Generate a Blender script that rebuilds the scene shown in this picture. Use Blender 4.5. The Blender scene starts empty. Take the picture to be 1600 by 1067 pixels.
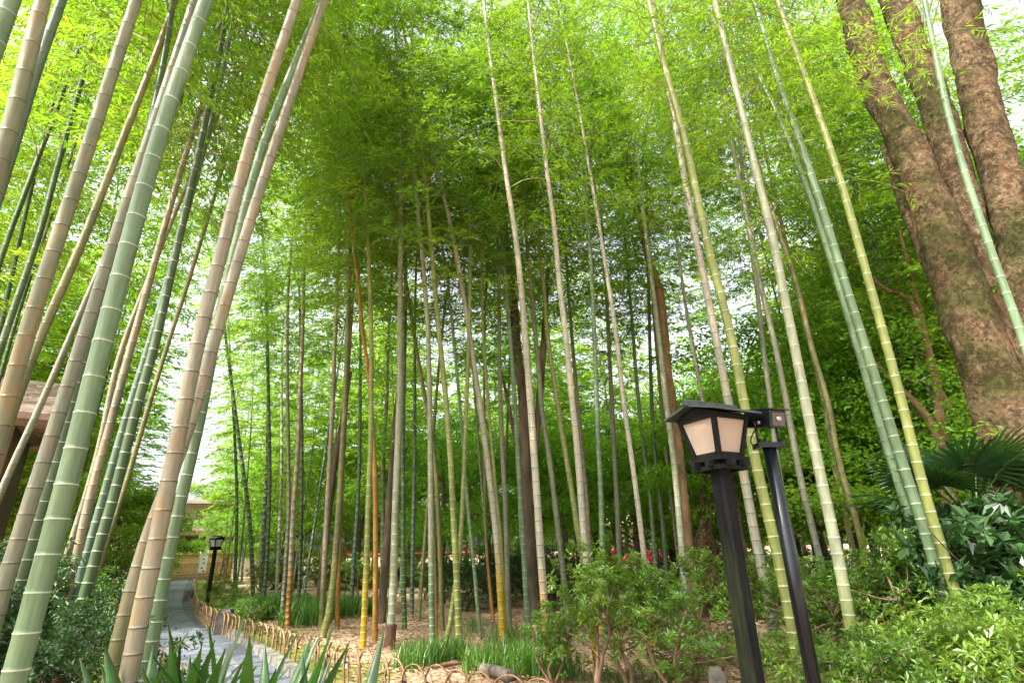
import bpy, math, random
import numpy as np
from mathutils import Vector, Matrix, Quaternion

random.seed(11)
rng = np.random.default_rng(11)
SC = bpy.context.scene
COL = SC.collection
R = math.radians

# ------------------------------------------------------------------ camera, sky, sun, exposure
FPX, PITCH, ROLL, HC = 860.0, R(20.8), R(1.5), 1.3
CAM = np.array([0.0, 0.0, HC])
FWD = np.array([0, math.cos(PITCH), math.sin(PITCH)])
UP0 = np.array([0, -math.sin(PITCH), math.cos(PITCH)])
RT0 = np.array([1.0, 0, 0])
UPC = UP0 * math.cos(ROLL) + RT0 * math.sin(ROLL)
RTC = RT0 * math.cos(ROLL) - UP0 * math.sin(ROLL)
cam = bpy.data.cameras.new('camera')
cam.lens = FPX / 1600 * 36
cam.sensor_width = 36
cam.clip_start = 0.05
cam.clip_end = 2000
co = bpy.data.objects.new('camera', cam)
COL.objects.link(co)
co.matrix_world = Matrix(((RTC[0], UPC[0], -FWD[0], CAM[0]), (RTC[1], UPC[1], -FWD[1], CAM[1]),
                          (RTC[2], UPC[2], -FWD[2], CAM[2]), (0, 0, 0, 1)))
SC.camera = co

SUN_DIR = Vector((-0.50, -0.42, 0.76)).normalized()       # towards the sun
world = bpy.data.worlds.new('World')
SC.world = world
world.use_nodes = True
wn = world.node_tree
for n in list(wn.nodes): wn.nodes.remove(n)
sky = wn.nodes.new('ShaderNodeTexSky')
sky.sky_type = 'NISHITA'
sky.sun_disc = False
sky.sun_elevation = math.asin(SUN_DIR.z)
sky.sun_rotation = math.atan2(SUN_DIR.x, SUN_DIR.y)
sky.air_density = 1.0
sky.dust_density = 6.0
sky.ozone_density = 1.0
bg = wn.nodes.new('ShaderNodeBackground')
bg.inputs['Strength'].default_value = 0.15
wo = wn.nodes.new('ShaderNodeOutputWorld')
veil = wn.nodes.new('ShaderNodeHueSaturation')          # thin bright cloud veil: nearly colourless sky
veil.inputs['Saturation'].default_value = 0.25
wn.links.new(sky.outputs[0], veil.inputs['Color'])
wn.links.new(veil.outputs[0], bg.inputs[0])
wn.links.new(bg.outputs[0], wo.inputs[0])
sl = bpy.data.lights.new('sun', 'SUN')
sl.energy = 2.8
sl.angle = R(0.6)
sl.color = (1.0, 0.95, 0.86)
so = bpy.data.objects.new('sun', sl)
COL.objects.link(so)
so.rotation_euler = SUN_DIR.to_track_quat('Z', 'Y').to_euler()
SC.view_settings.view_transform = 'Standard'
SC.view_settings.look = 'None'
SC.view_settings.gamma = 1
SC.view_settings.exposure = 2.12
SC.render.engine = 'CYCLES'
SC.cycles.use_denoising = True
SC.cycles.max_bounces = 8
SC.cycles.diffuse_bounces = 4
SC.cycles.transmission_bounces = 8
SC.cycles.glossy_bounces = 2
SC.cycles.sample_clamp_indirect = 8

# ------------------------------------------------------------------ pixels (1600 x 1067) to places
def ray(u, v):
    return RTC * ((u - 800) / FPX) + UPC * ((533.5 - v) / FPX) + FWD
def gp(u, v, z=0.0):                                     # where the pixel's ray meets height z
    d = ray(u, v)
    return CAM + d * ((z - HC) / d[2])
def pp(u, v, B):                                         # where it meets the upright plane through B
    n = np.array([B[0], B[1], 0.0]); n /= np.linalg.norm(n)
    d = ray(u, v)
    return CAM + d * (n.dot(np.array(B) - CAM) / n.dot(d))
def dp(u, v, dist):                                      # at a given distance over the ground
    d = ray(u, v)
    return CAM + d * (dist / math.hypot(d[0], d[1]))

def to_u(x, y, z=0.0):
    q = np.array([x, y, z]) - CAM
    return 800 + FPX * q.dot(RTC) / q.dot(FWD)
LANDMARKS = [(60, 'near the brown hut'), (200, 'behind the dark bushes'), (300, 'above the shaded path edge'), (400, 'near the far lantern'), (500, 'near the tall grass'),
             (545, 'near the olive-yellow bamboo'), (600, 'near the bright yellow bamboo'), (650, 'near the chalky pale bamboo'), (735, 'near the crossed lime bamboos'),
             (800, 'near the tall bending cream bamboo'), (870, 'near the dark forked trunk'), (950, 'near the twisted shrub'), (1030, 'near the parked red car'),
             (1095, 'near the straight reddish-brown trunk'), (1180, 'behind the near lantern'), (1260, 'behind the camera pole'), (1350, 'behind the thick pale green bamboo'),
             (1470, 'behind the small tree-like shrub'), (9999, 'near the fan palm')]
def by(u): return next(t for lim, t in LANDMARKS if u < lim)

# ------------------------------------------------------------------ mesh helpers
class MB:
    def __init__(s):
        s.V, s.F, s.N, s.M, s.A, s.C, s.n = [], [], [], [], [], [], 0
    def add(s, V, F, mat=0, rnd=0.5, col=None):
        V = np.asarray(V, float).reshape(-1, 3)
        if isinstance(F, np.ndarray):
            s.F.append((F + s.n).reshape(-1)); s.N.append(np.full(len(F), F.shape[1])); k = len(F)
        else:
            k = len(F)
            s.F.append(np.array([i + s.n for f in F for i in f])); s.N.append(np.array([len(f) for f in F]))
        s.M.append(np.full(k, mat))
        s.A.append(np.broadcast_to(np.asarray(rnd, float), (len(V),)))
        if col is None: col = np.ones((1, 3))
        s.C.append(np.broadcast_to(np.asarray(col, float).reshape(-1, 3), (len(V), 3)))
        s.V.append(V); s.n += len(V)
        return s
    def box(s, cx, cy, cz, sx, sy, sz, mat=0, top=(1, 1), rz=0, col=None):
        x, y, z = sx / 2, sy / 2, sz / 2
        tx, ty = top
        V = np.array([(-x, -y, -z), (x, -y, -z), (x, y, -z), (-x, y, -z),
                      (-x * tx, -y * ty, z), (x * tx, -y * ty, z), (x * tx, y * ty, z), (-x * tx, y * ty, z)])
        if rz:
            c, q = math.cos(rz), math.sin(rz)
            V = np.stack([V[:, 0] * c - V[:, 1] * q, V[:, 0] * q + V[:, 1] * c, V[:, 2]], 1)
        return s.add(V + np.array([cx, cy, cz]), np.array([(0, 3, 2, 1), (4, 5, 6, 7), (0, 1, 5, 4), (1, 2, 6, 5), (2, 3, 7, 6), (3, 0, 4, 7)]), mat, col=col)
    def tube(s, P, rad, sides=8, mat=0, cap=True, rnd=0.5, col=None, lump=0.0, seed=0):
        P = np.asarray(P, float); m = len(P)
        rad = np.broadcast_to(np.asarray(rad, float), (m,))
        T = np.gradient(P, axis=0); T /= np.linalg.norm(T, axis=1)[:, None] + 1e-9
        ref = np.array([1.0, 0, 0]) if abs(T[:, 0]).mean() < 0.8 else np.array([0, 0, 1.0])
        X = ref - (T @ ref)[:, None] * T; X /= np.linalg.norm(X, axis=1)[:, None]
        Y = np.cross(T, X)
        a = np.arange(sides) / sides * 2 * math.pi
        rr = np.ones((m, sides)) * rad[:, None]
        if lump:
            g = np.random.default_rng(seed)
            ph = g.uniform(0, 6.28, 4)
            i = np.arange(m)[:, None]
            rr *= 1 + lump * (0.5 * np.sin(2 * a + ph[0] + 0.35 * i) + 0.5 * np.sin(3 * a + ph[1] - 0.22 * i) + 0.4 * np.sin(5 * a + ph[2] + 0.6 * i)) + lump * 0.5 * g.normal(0, 0.35, (m, sides))
        V = P[:, None] + rr[:, :, None] * (np.cos(a)[None, :, None] * X[:, None] + np.sin(a)[None, :, None] * Y[:, None])
        i, j = np.meshgrid(np.arange(m - 1), np.arange(sides), indexing='ij')
        jn = (j + 1) % sides
        F = np.stack([i * sides + j, i * sides + jn, (i + 1) * sides + jn, (i + 1) * sides + j], -1).reshape(-1, 4)
        if col is not None and np.ndim(col) == 2 and len(col) == m: col = np.repeat(col, sides, 0)
        s.add(V.reshape(-1, 3), F, mat, rnd, col)
        if cap:
            b = np.arange(sides)
            s.F.append(b[::-1] + s.n - m * sides); s.N.append(np.array([sides])); s.M.append(np.array([mat]))
            s.F.append(b + s.n - sides); s.N.append(np.array([sides])); s.M.append(np.array([mat]))
        return s
    def leaves(s, P, D, U, L, W, mat=0, rnd=None, mid=0.42, fold=0.18):
        n = len(P)
        D = D / (np.linalg.norm(D, axis=1)[:, None] + 1e-9)
        S = np.cross(D, U); S /= np.linalg.norm(S, axis=1)[:, None] + 1e-9
        N = np.cross(S, D)
        L = np.broadcast_to(L, (n,))[:, None]; W = np.broadcast_to(W, (n,))[:, None]
        V = np.stack([P, P + D * L * mid + S * W / 2 + N * W * fold, P + D * L - N * L * 0.08, P + D * L * mid - S * W / 2 + N * W * fold], 1).reshape(-1, 3)
        F = np.arange(n * 4).reshape(n, 4)
        if rnd is None: rnd = rng.random(n)
        return s.add(V, F, mat, np.repeat(rnd, 4))
    def mesh(s, name, mats, smooth=True):
        V = np.concatenate(s.V); L = np.concatenate(s.F).astype(np.int32); N = np.concatenate(s.N)
        me = bpy.data.meshes.new(name)
        me.vertices.add(len(V)); me.vertices.foreach_set('co', V.astype(np.float32).ravel())
        me.loops.add(len(L)); me.loops.foreach_set('vertex_index', L)
        me.polygons.add(len(N))
        me.polygons.foreach_set('loop_start', np.concatenate([[0], np.cumsum(N)[:-1]]).astype(np.int32))
        me.polygons.foreach_set('material_index', np.concatenate(s.M).astype(np.int32))
        me.polygons.foreach_set('use_smooth', np.full(len(N), smooth))
        a = me.attributes.new('rnd', 'FLOAT', 'POINT'); a.data.foreach_set('value', np.concatenate(s.A).astype(np.float32))
        c = me.attributes.new('col', 'FLOAT_COLOR', 'POINT')
        cc = np.concatenate(s.C); c.data.foreach_set('color', np.hstack([cc, np.ones((len(cc), 1))]).astype(np.float32).ravel())
        for m in (mats if isinstance(mats, (list, tuple)) else [mats]): me.materials.append(m)
        me.update(calc_edges=True)
        me.validate()
        return me
    def obj(s, name, mats, parent=None, smooth=True, loc=None):
        return put(name, s.mesh(name, mats, smooth), parent, loc)

def put(name, me, parent=None, loc=None):
    o = bpy.data.objects.new(name, me); COL.objects.link(o)
    if parent is not None: o.parent = parent
    if loc is not None: o.location = loc
    return o
def tag(o, label, cat, group=None, kind=None):
    o['label'] = label; o['category'] = cat
    if group: o['group'] = group
    if kind: o['kind'] = kind
    return o
def thing(name, label, cat, loc, group=None, rz=0):
    o = bpy.data.objects.new(name, None); COL.objects.link(o)
    o.empty_display_size = 0.1
    o.location = loc; o.rotation_euler = (0, 0, rz)
    return tag(o, label, cat, group)
def struct(o, label=None):
    o['kind'] = 'structure'
    if label: o['label'] = label
    return o
def unit(v): return v / (np.linalg.norm(v) + 1e-9)
def spline(P, step=0.1):
    P = np.asarray(P, float)
    Q = np.vstack([2 * P[0] - P[1], P, 2 * P[-1] - P[-2]])
    out = []
    for i in range(1, len(Q) - 2):
        n = max(2, int(np.linalg.norm(Q[i + 1] - Q[i]) / step))
        t = (np.arange(n) / n)[:, None]
        a, b, c, d = Q[i - 1], Q[i], Q[i + 1], Q[i + 2]
        out.append(0.5 * (2 * b + (c - a) * t + (2 * a - 5 * b + 4 * c - d) * t ** 2 + (3 * b - a - 3 * c + d) * t ** 3))
    out.append(P[-1:])
    return np.vstack(out)
def randunit(n): 
    v = rng.normal(size=(n, 3)); return v / np.linalg.norm(v, axis=1)[:, None]

# ------------------------------------------------------------------ materials
class NT:
    def __init__(s, name):
        s.m = bpy.data.materials.new(name); s.m.use_nodes = True
        s.t = s.m.node_tree
        for n in list(s.t.nodes): s.t.nodes.remove(n)
        s.out = s.n('ShaderNodeOutputMaterial')
    def n(s, k, **kw):
        x = s.t.nodes.new(k)
        for a, b in kw.items(): setattr(x, a, b)
        return x
    def l(s, a, b): s.t.links.new(a, b)
    def noise(s, scale, detail=3, rough=0.55, vec=None, stretch=None):
        x = s.n('ShaderNodeTexNoise'); x.inputs['Scale'].default_value = scale
        x.inputs['Detail'].default_value = detail; x.inputs['Roughness'].default_value = rough
        if stretch or vec is None:
            tc = s.n('ShaderNodeTexCoord'); o = tc.outputs['Object']
            if stretch:
                mp = s.n('ShaderNodeMapping'); mp.inputs['Scale'].default_value = stretch
                s.l(o, mp.inputs['Vector']); o = mp.outputs[0]
            vec = o
        s.l(vec, x.inputs['Vector'])
        return x.outputs['Fac']
    def ramp(s, fac, stops):
        x = s.n('ShaderNodeValToRGB'); e = x.color_ramp.elements
        while len(e) < len(stops): e.new(0.5)
        for i, (p, c) in enumerate(stops):
            e[i].position = p; e[i].color = (*c, 1) if len(c) == 3 else c
        s.l(fac, x.inputs[0]); return x.outputs[0]
    def mix(s, fac, a, b, mode='MIX'):
        x = s.n('ShaderNodeMix', data_type='RGBA', blend_type=mode)
        for sock, v in ((0, fac), (6, a), (7, b)):
            if hasattr(v, 'type') or hasattr(v, 'is_linked'): s.l(v, x.inputs[sock])
            elif isinstance(v, (int, float)): x.inputs[sock].default_value = v
            else: x.inputs[sock].default_value = (*v, 1)
        return x.outputs[2]
    def bsdf(s, color, rough=0.7, spec=0.3, bump=None, bd=0.02, bs=0.5, metal=0.0):
        x = s.n('ShaderNodeBsdfPrincipled')
        if hasattr(color, 'is_linked'): s.l(color, x.inputs['Base Color'])
        else: x.inputs['Base Color'].default_value = (*color, 1)
        x.inputs['Roughness'].default_value = rough; x.inputs['Specular IOR Level'].default_value = spec
        x.inputs['Metallic'].default_value = metal
        if bump is not None:
            b = s.n('ShaderNodeBump'); b.inputs['Distance'].default_value = bd; b.inputs['Strength'].default_value = bs
            s.l(bump, b.inputs['Height']); s.l(b.outputs[0], x.inputs['Normal'])
        s.l(x.outputs[0], s.out.inputs[0])
        return s.m

def mat_noise(name, stops, scale=6, rough=0.8, spec=0.25, bump=0.01, stretch=None, bscale=None):
    t = NT(name)
    f = t.noise(scale, 5, 0.6, stretch=stretch)
    c = t.ramp(f, stops)
    b = t.noise(bscale or scale * 4, 4, 0.6, stretch=stretch)
    return t.bsdf(c, rough, spec, b, bump, 0.6)

def mat_leaf(name, dark, light, trans, tw=0.5, gloss=0.06, rough=0.4):
    t = NT(name)
    at = t.n('ShaderNodeAttribute', attribute_name='rnd')
    oi = t.n('ShaderNodeObjectInfo')
    c = t.ramp(at.outputs['Fac'], [(0.0, dark), (0.85, light), (1.0, tuple(min(1, x * 1.25) for x in light))])
    tr = t.ramp(at.outputs['Fac'], [(0.0, tuple(x * 0.75 for x in trans)), (1.0, trans)])
    hsv = []
    for src in (c, tr):
        h = t.n('ShaderNodeHueSaturation')
        mr = t.n('ShaderNodeMapRange'); mr.inputs['To Min'].default_value = 0.478; mr.inputs['To Max'].default_value = 0.515
        mv = t.n('ShaderNodeMapRange'); mv.inputs['To Min'].default_value = 1.12; mv.inputs['To Max'].default_value = 0.82
        t.l(oi.outputs['Random'], mr.inputs[0]); t.l(oi.outputs['Random'], mv.inputs[0])
        t.l(mr.outputs[0], h.inputs['Hue']); t.l(mv.outputs[0], h.inputs['Value']); t.l(src, h.inputs['Color'])
        hsv.append(h.outputs[0])
    d = t.n('ShaderNodeBsdfDiffuse'); t.l(hsv[0], d.inputs[0])
    r = t.n('ShaderNodeBsdfTranslucent'); t.l(hsv[1], r.inputs[0])
    g = t.n('ShaderNodeBsdfGlossy'); g.inputs['Roughness'].default_value = rough
    m1 = t.n('ShaderNodeMixShader'); m1.inputs[0].default_value = tw
    t.l(d.outputs[0], m1.inputs[1]); t.l(r.outputs[0], m1.inputs[2])
    m2 = t.n('ShaderNodeMixShader'); m2.inputs[0].default_value = gloss
    t.l(m1.outputs[0], m2.inputs[1]); t.l(g.outputs[0], m2.inputs[2])
    t.l(m2.outputs[0], t.out.inputs[0])
    return t.m

def make_bamboo_mat():
    t = NT('bamboo_skin')
    at = t.n('ShaderNodeAttribute', attribute_name='col')
    f1 = t.noise(9, 5, 0.65, stretch=(1, 1, 0.25))
    f2 = t.noise(60, 3, 0.6, stretch=(1, 1, 0.08))
    f3 = t.noise(3.2, 5, 0.7, stretch=(1.6, 1.6, 0.7))
    c = t.mix(1.0, at.outputs['Color'], t.ramp(f1, [(0.3, (0.62, 0.66, 0.60)), (0.7, (1.22, 1.18, 1.10))]), 'MULTIPLY')
    c = t.mix(1.0, c, t.ramp(f2, [(0.3, (0.78, 0.78, 0.76)), (0.7, (1.12, 1.12, 1.12))]), 'MULTIPLY')
    f4 = t.noise(5.0, 6, 0.7, stretch=(1.3, 1.3, 0.45))
    sa = t.n('ShaderNodeAttribute', attribute_name='rnd')
    st = t.n('ShaderNodeMath', operation='MULTIPLY'); t.l(sa.outputs['Fac'], st.inputs[0]); t.l(t.ramp(f4, [(0.52, (0, 0, 0)), (0.60, (1, 1, 1))]), st.inputs[1])
    c = t.mix(st.outputs[0], c, (0.25, 0.135, 0.045))
    gs = t.ramp(t.noise(7.0, 5, 0.7, stretch=(1.2, 1.2, 0.6)), [(0.55, (0, 0, 0)), (0.68, (0.55, 0.55, 0.55))])
    c = t.mix(gs, c, t.mix(0.5, c, (0.10, 0.13, 0.045)))
    lich = t.ramp(f3, [(0.60, (0, 0, 0)), (0.72, (0.35, 0.35, 0.35))])
    c = t.mix(lich, c, (0.32, 0.33, 0.27))
    return t.bsdf(c, 0.42, 0.35, f2, 0.002, 0.3)

M = {}
M['bamboo'] = make_bamboo_mat()
M['leaf'] = mat_leaf('bamboo_leaf', (0.055, 0.135, 0.010), (0.13, 0.25, 0.018), (0.37, 0.64, 0.030), 0.55, 0.03)
M['maple'] = mat_leaf('maple_leaf', (0.055, 0.16, 0.014), (0.12, 0.28, 0.025), (0.36, 0.66, 0.05), 0.56, 0.02)
M['tall'] = mat_leaf('tall_tree_leaf', (0.05, 0.13, 0.014), (0.11, 0.23, 0.025), (0.34, 0.58, 0.05), 0.5, 0.03)
M['shrub'] = mat_leaf('shrub_leaf', (0.05, 0.13, 0.012), (0.14, 0.27, 0.026), (0.22, 0.38, 0.03), 0.42, 0.05, 0.42)
M['dark'] = mat_leaf('evergreen_leaf', (0.018, 0.055, 0.014), (0.045, 0.11, 0.026), (0.06, 0.15, 0.02), 0.28, 0.05, 0.42)
M['grass'] = mat_leaf('grass_blade', (0.05, 0.15, 0.015), (0.12, 0.26, 0.03), (0.15, 0.34, 0.03), 0.4, 0.05)
M['palm'] = mat_leaf('palm_leaf', (0.012, 0.045, 0.010), (0.03, 0.085, 0.016), (0.05, 0.13, 0.018), 0.3, 0.06, 0.4)
M['blade'] = mat_leaf('broad_blade', (0.015, 0.065, 0.010), (0.04, 0.13, 0.016), (0.07, 0.22, 0.018), 0.35, 0.06, 0.32)
M['twig'] = mat_noise('bamboo_twig', [(0.3, (0.16, 0.20, 0.06)), (0.7, (0.26, 0.26, 0.10))], 8, 0.6)
M['bark'] = mat_noise('dark_bark', [(0.3, (0.05, 0.038, 0.028)), (0.55, (0.13, 0.10, 0.07)), (0.75, (0.22, 0.18, 0.13))], 5, 0.9, 0.1, 0.05, (1, 1, 0.3))
M['brownbark'] = mat_noise('brown_bark', [(0.3, (0.13, 0.075, 0.04)), (0.6, (0.25, 0.16, 0.09)), (0.8, (0.34, 0.25, 0.15))], 7, 0.9, 0.1, 0.04, (1, 1, 0.35))
M['shrubbark'] = mat_noise('shrub_bark', [(0.3, (0.12, 0.07, 0.04)), (0.7, (0.30, 0.20, 0.13))], 18, 0.9, 0.1, 0.01, (1, 1, 0.3))
def make_big_bark():
    t = NT('flaking_bark')
    f1 = t.noise(2.4, 6, 0.65, stretch=(1, 1, 0.55))
    f2 = t.noise(9, 6, 0.7, stretch=(1, 1, 0.7))
    f3 = t.noise(1.1, 4, 0.6)
    vo = t.n('ShaderNodeTexVoronoi'); vo.inputs['Scale'].default_value = 7.0; vo.feature = 'F1'
    tc = t.n('ShaderNodeTexCoord'); ds = t.n('ShaderNodeVectorMath', operation='ADD'); nz = t.n('ShaderNodeTexNoise'); nz.inputs['Scale'].default_value = 6.0; nz.inputs['Detail'].default_value = 5
    t.l(tc.outputs['Object'], nz.inputs['Vector']); t.l(tc.outputs['Object'], ds.inputs[0]); t.l(nz.outputs['Color'], ds.inputs[1]); t.l(ds.outputs[0], vo.inputs['Vector'])
    f2 = t.noise(16, 7, 0.75, stretch=(1, 1, 0.8))
    c = t.ramp(f2, [(0.28, (0.05, 0.036, 0.022)), (0.45, (0.155, 0.11, 0.065)), (0.58, (0.28, 0.21, 0.13)), (0.72, (0.42, 0.34, 0.24))])
    c = t.mix(t.ramp(f1, [(0.52, (0, 0, 0)), (0.62, (0.75, 0.75, 0.75))]), c, (0.27, 0.165, 0.095))
    c = t.mix(t.ramp(f3, [(0.46, (0, 0, 0)), (0.60, (0.8, 0.8, 0.8))]), c, (0.075, 0.09, 0.025))
    vs = t.n('ShaderNodeSeparateColor'); t.l(vo.outputs['Color'], vs.inputs[0])
    c = t.mix(1.0, c, t.ramp(vs.outputs[0], [(0.0, (0.45, 0.44, 0.42)), (0.6, (0.85, 0.82, 0.80)), (1.0, (1.15, 1.10, 1.05))]), 'MULTIPLY')
    c = t.mix(1.0, c, (0.72, 0.70, 0.66), 'MULTIPLY')
    hm = t.n('ShaderNodeMath', operation='ADD'); t.l(vs.outputs[0], hm.inputs[0]); t.l(f2, hm.inputs[1])
    return t.bsdf(c, 0.9, 0.12, hm.outputs[0], 0.05, 1.0)
M['bigbark'] = make_big_bark()
def make_ground():
    t = NT('leaf_litter_ground')
    f1 = t.noise(0.55, 5, 0.6); f2 = t.noise(26, 5, 0.7); f3 = t.noise(90, 3, 0.7)
    c = t.ramp(f2, [(0.25, (0.15, 0.095, 0.06)), (0.45, (0.38, 0.26, 0.17)), (0.62, (0.52, 0.38, 0.27)), (0.8, (0.62, 0.49, 0.37))])
    c = t.mix(t.ramp(f1, [(0.56, (0, 0, 0)), (0.66, (0.7, 0.7, 0.7))]), c, t.ramp(f3, [(0.3, (0.06, 0.085, 0.02)), (0.7, (0.17, 0.19, 0.05))]))
    return t.bsdf(c, 0.95, 0.1, f2, 0.03, 0.8)
M['ground'] = make_ground()
M['litter'] = mat_leaf('dry_leaf', (0.22, 0.12, 0.065), (0.56, 0.41, 0.27), (0.34, 0.22, 0.12), 0.2, 0.03)
M['moss'] = mat_noise('moss', [(0.25, (0.06, 0.09, 0.015)), (0.5, (0.17, 0.19, 0.04)), (0.62, (0.24, 0.23, 0.06)), (0.8, (0.36, 0.28, 0.15))], 5, 0.95, 0.1, 0.03, None, 60)
M['stone'] = mat_noise('paving_stone', [(0.25, (0.075, 0.083, 0.105)), (0.55, (0.125, 0.136, 0.165)), (0.8, (0.185, 0.195, 0.22))], 4, 0.75, 0.3, 0.006, None, 40)
M['stone2'] = mat_noise('paving_stone_warm', [(0.25, (0.09, 0.092, 0.105)), (0.55, (0.15, 0.153, 0.17)), (0.8, (0.21, 0.213, 0.225))], 4, 0.75, 0.3, 0.006, None, 40)
M['joint'] = mat_noise('mortar_joint', [(0.3, (0.03, 0.03, 0.034)), (0.7, (0.07, 0.07, 0.075))], 30, 0.95, 0.1, 0.004)
M['pebble'] = mat_noise('pebble_strip', [(0.3, (0.05, 0.058, 0.075)), (0.5, (0.10, 0.112, 0.138)), (0.7, (0.18, 0.19, 0.215))], 34, 0.85, 0.25, 0.02, None, 34)
M['kerb'] = mat_noise('kerb_stone', [(0.3, (0.11, 0.105, 0.085)), (0.6, (0.20, 0.19, 0.165)), (0.8, (0.28, 0.265, 0.23))], 9, 0.9, 0.2, 0.008)
M['cane'] = mat_noise('split_bamboo', [(0.3, (0.17, 0.09, 0.045)), (0.55, (0.34, 0.21, 0.11)), (0.8, (0.48, 0.34, 0.20))], 14, 0.6, 0.3, 0.003)
M['shadecane'] = mat_noise('shaded_split_bamboo', [(0.3, (0.05, 0.03, 0.02)), (0.55, (0.16, 0.10, 0.065)), (0.8, (0.34, 0.24, 0.16))], 14, 0.7, 0.25, 0.003)  # split cane of the shaded hoops: the shade is put into the colour
M['tie'] = NT('black_twine').bsdf((0.015, 0.013, 0.012), 0.9, 0.1)
M['rock'] = mat_noise('dark_rock', [(0.3, (0.05, 0.052, 0.045)), (0.6, (0.14, 0.14, 0.125)), (0.8, (0.24, 0.235, 0.21))], 5, 0.95, 0.15, 0.04)
M['post'] = mat_noise('stone_stub', [(0.3, (0.05, 0.046, 0.038)), (0.6, (0.11, 0.10, 0.083)), (0.8, (0.17, 0.155, 0.13))], 8, 0.9, 0.15, 0.01)
def make_lampwood():
    t = NT('black_painted_timber')
    f1 = t.noise(2.6, 5, 0.65, stretch=(1.5, 1.5, 0.35)); f2 = t.noise(55, 4, 0.65, stretch=(1, 1, 0.06))
    c = t.ramp(f2, [(0.3, (0.003, 0.0033, 0.0036)), (0.7, (0.010, 0.0105, 0.011))])
    ge = t.n('ShaderNodeNewGeometry'); sp = t.n('ShaderNodeSeparateXYZ'); t.l(ge.outputs['Position'], sp.inputs[0])
    mr = t.n('ShaderNodeMapRange'); mr.inputs['From Min'].default_value = 2.0; mr.inputs['From Max'].default_value = 0.6
    t.l(sp.outputs['Z'], mr.inputs[0])
    mu = t.n('ShaderNodeMath', operation='MULTIPLY'); t.l(mr.outputs[0], mu.inputs[0])
    t.l(t.ramp(f1, [(0.42, (0, 0, 0)), (0.6, (0.8, 0.8, 0.8))]), mu.inputs[1])
    c = t.mix(mu.outputs[0], c, t.ramp(f2, [(0.3, (0.012, 0.019, 0.006)), (0.7, (0.040, 0.055, 0.014))]))
    return t.bsdf(c, 0.65, 0.12, f2, 0.004, 0.7)
M['lampwood'] = make_lampwood()
M['black'] = NT('black_enamel').bsdf((0.005, 0.006, 0.009), 0.25, 0.4)
M['roofmetal'] = mat_noise('lamp_roof_metal', [(0.3, (0.018, 0.024, 0.022)), (0.7, (0.05, 0.062, 0.056))], 12, 0.45, 0.4, 0.002)
M['shade'] = mat_noise('lamp_shade_panel', [(0.35, (0.29, 0.22, 0.165)), (0.65, (0.35, 0.275, 0.215))], 3, 0.5, 0.3, 0.001)
M['shadeW'] = mat_noise('pale_shade_panel', [(0.35, (0.62, 0.64, 0.66)), (0.65, (0.72, 0.73, 0.74))], 3, 0.5, 0.3, 0.001)
M['glass'] = NT('dark_glass').bsdf((0.02, 0.025, 0.03), 0.06, 0.6)
M['steel'] = NT('bare_steel').bsdf((0.5, 0.5, 0.5), 0.35, 0.5, metal=1.0)
M['plaster'] = mat_noise('cream_plaster', [(0.3, (0.62, 0.53, 0.46)), (0.7, (0.74, 0.66, 0.58))], 2, 0.9, 0.15, 0.004)
M['pink'] = mat_noise('pink_wall', [(0.3, (0.55, 0.38, 0.33)), (0.7, (0.68, 0.50, 0.44))], 2, 0.9, 0.15, 0.004)
M['tile'] = mat_noise('roof_tile', [(0.3, (0.16, 0.11, 0.09)), (0.7, (0.30, 0.22, 0.18))], 6, 0.8, 0.2, 0.02)
M['timber'] = mat_noise('old_timber', [(0.3, (0.07, 0.045, 0.03)), (0.7, (0.18, 0.12, 0.08))], 5, 0.8, 0.2, 0.01, (1, 1, 0.2))
M['fencecane'] = mat_noise('yellow_bamboo_cane', [(0.3, (0.40, 0.24, 0.07)), (0.7, (0.58, 0.40, 0.16))], 8, 0.6, 0.3, 0.004)
M['red'] = NT('red_paint').bsdf((0.40, 0.02, 0.025), 0.5, 0.3)
M['white'] = NT('white_paint').bsdf((0.78, 0.76, 0.75), 0.6, 0.3)
M['carred'] = NT('car_paint').bsdf((0.45, 0.02, 0.07), 0.22, 0.5)
M['rubber'] = NT('rubber').bsdf((0.02, 0.02, 0.02), 0.8, 0.2)
M['sheath'] = mat_noise('culm_sheath', [(0.3, (0.05, 0.026, 0.016)), (0.7, (0.14, 0.075, 0.048))], 20, 0.8, 0.2, 0.006, (1, 1, 0.2))
M['road'] = mat_noise('road', [(0.3, (0.24, 0.21, 0.20)), (0.7, (0.36, 0.32, 0.30))], 5, 0.9, 0.2, 0.004)
M['log'] = mat_noise('fallen_log', [(0.3, (0.06, 0.045, 0.035)), (0.6, (0.15, 0.13, 0.105)), (0.8, (0.25, 0.235, 0.20))], 12, 0.9, 0.15, 0.01)

# ================================================================== THE SETTING
def axis(lo, hi, flo, fhi, fine, g=1.25):
    c = list(np.arange(flo, fhi + 1e-6, fine))
    s = fine
    while c[-1] < hi: s *= g; c.append(c[-1] + s)
    s = fine
    while c[0] > lo: s *= g; c.insert(0, c[0] - s)
    return np.array(c)
gx, gy = axis(-300, 300, -14, 12, 0.25), axis(-60, 500, 1.5, 18, 0.25)
X, Y = np.meshgrid(gx, gy, indexing='ij')
Z = 0.02 * np.sin(1.3 * X + 0.7 * Y) * np.sin(0.9 * Y - 0.4 * X) + rng.normal(0, 0.006, X.shape) - 0.03
Z = np.where((Y > 18) | (abs(X) > 20), -0.03, Z)
nx, ny = X.shape
i, j = np.meshgrid(np.arange(nx - 1), np.arange(ny - 1), indexing='ij')
F = np.stack([i * ny + j, (i + 1) * ny + j, (i + 1) * ny + j + 1, i * ny + j + 1], -1).reshape(-1, 4)
struct(MB().add(np.stack([X, Y, Z], -1).reshape(-1, 3), F).obj('ground', M['ground']), 'leaf-strewn earth under the bamboo grove')

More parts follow.
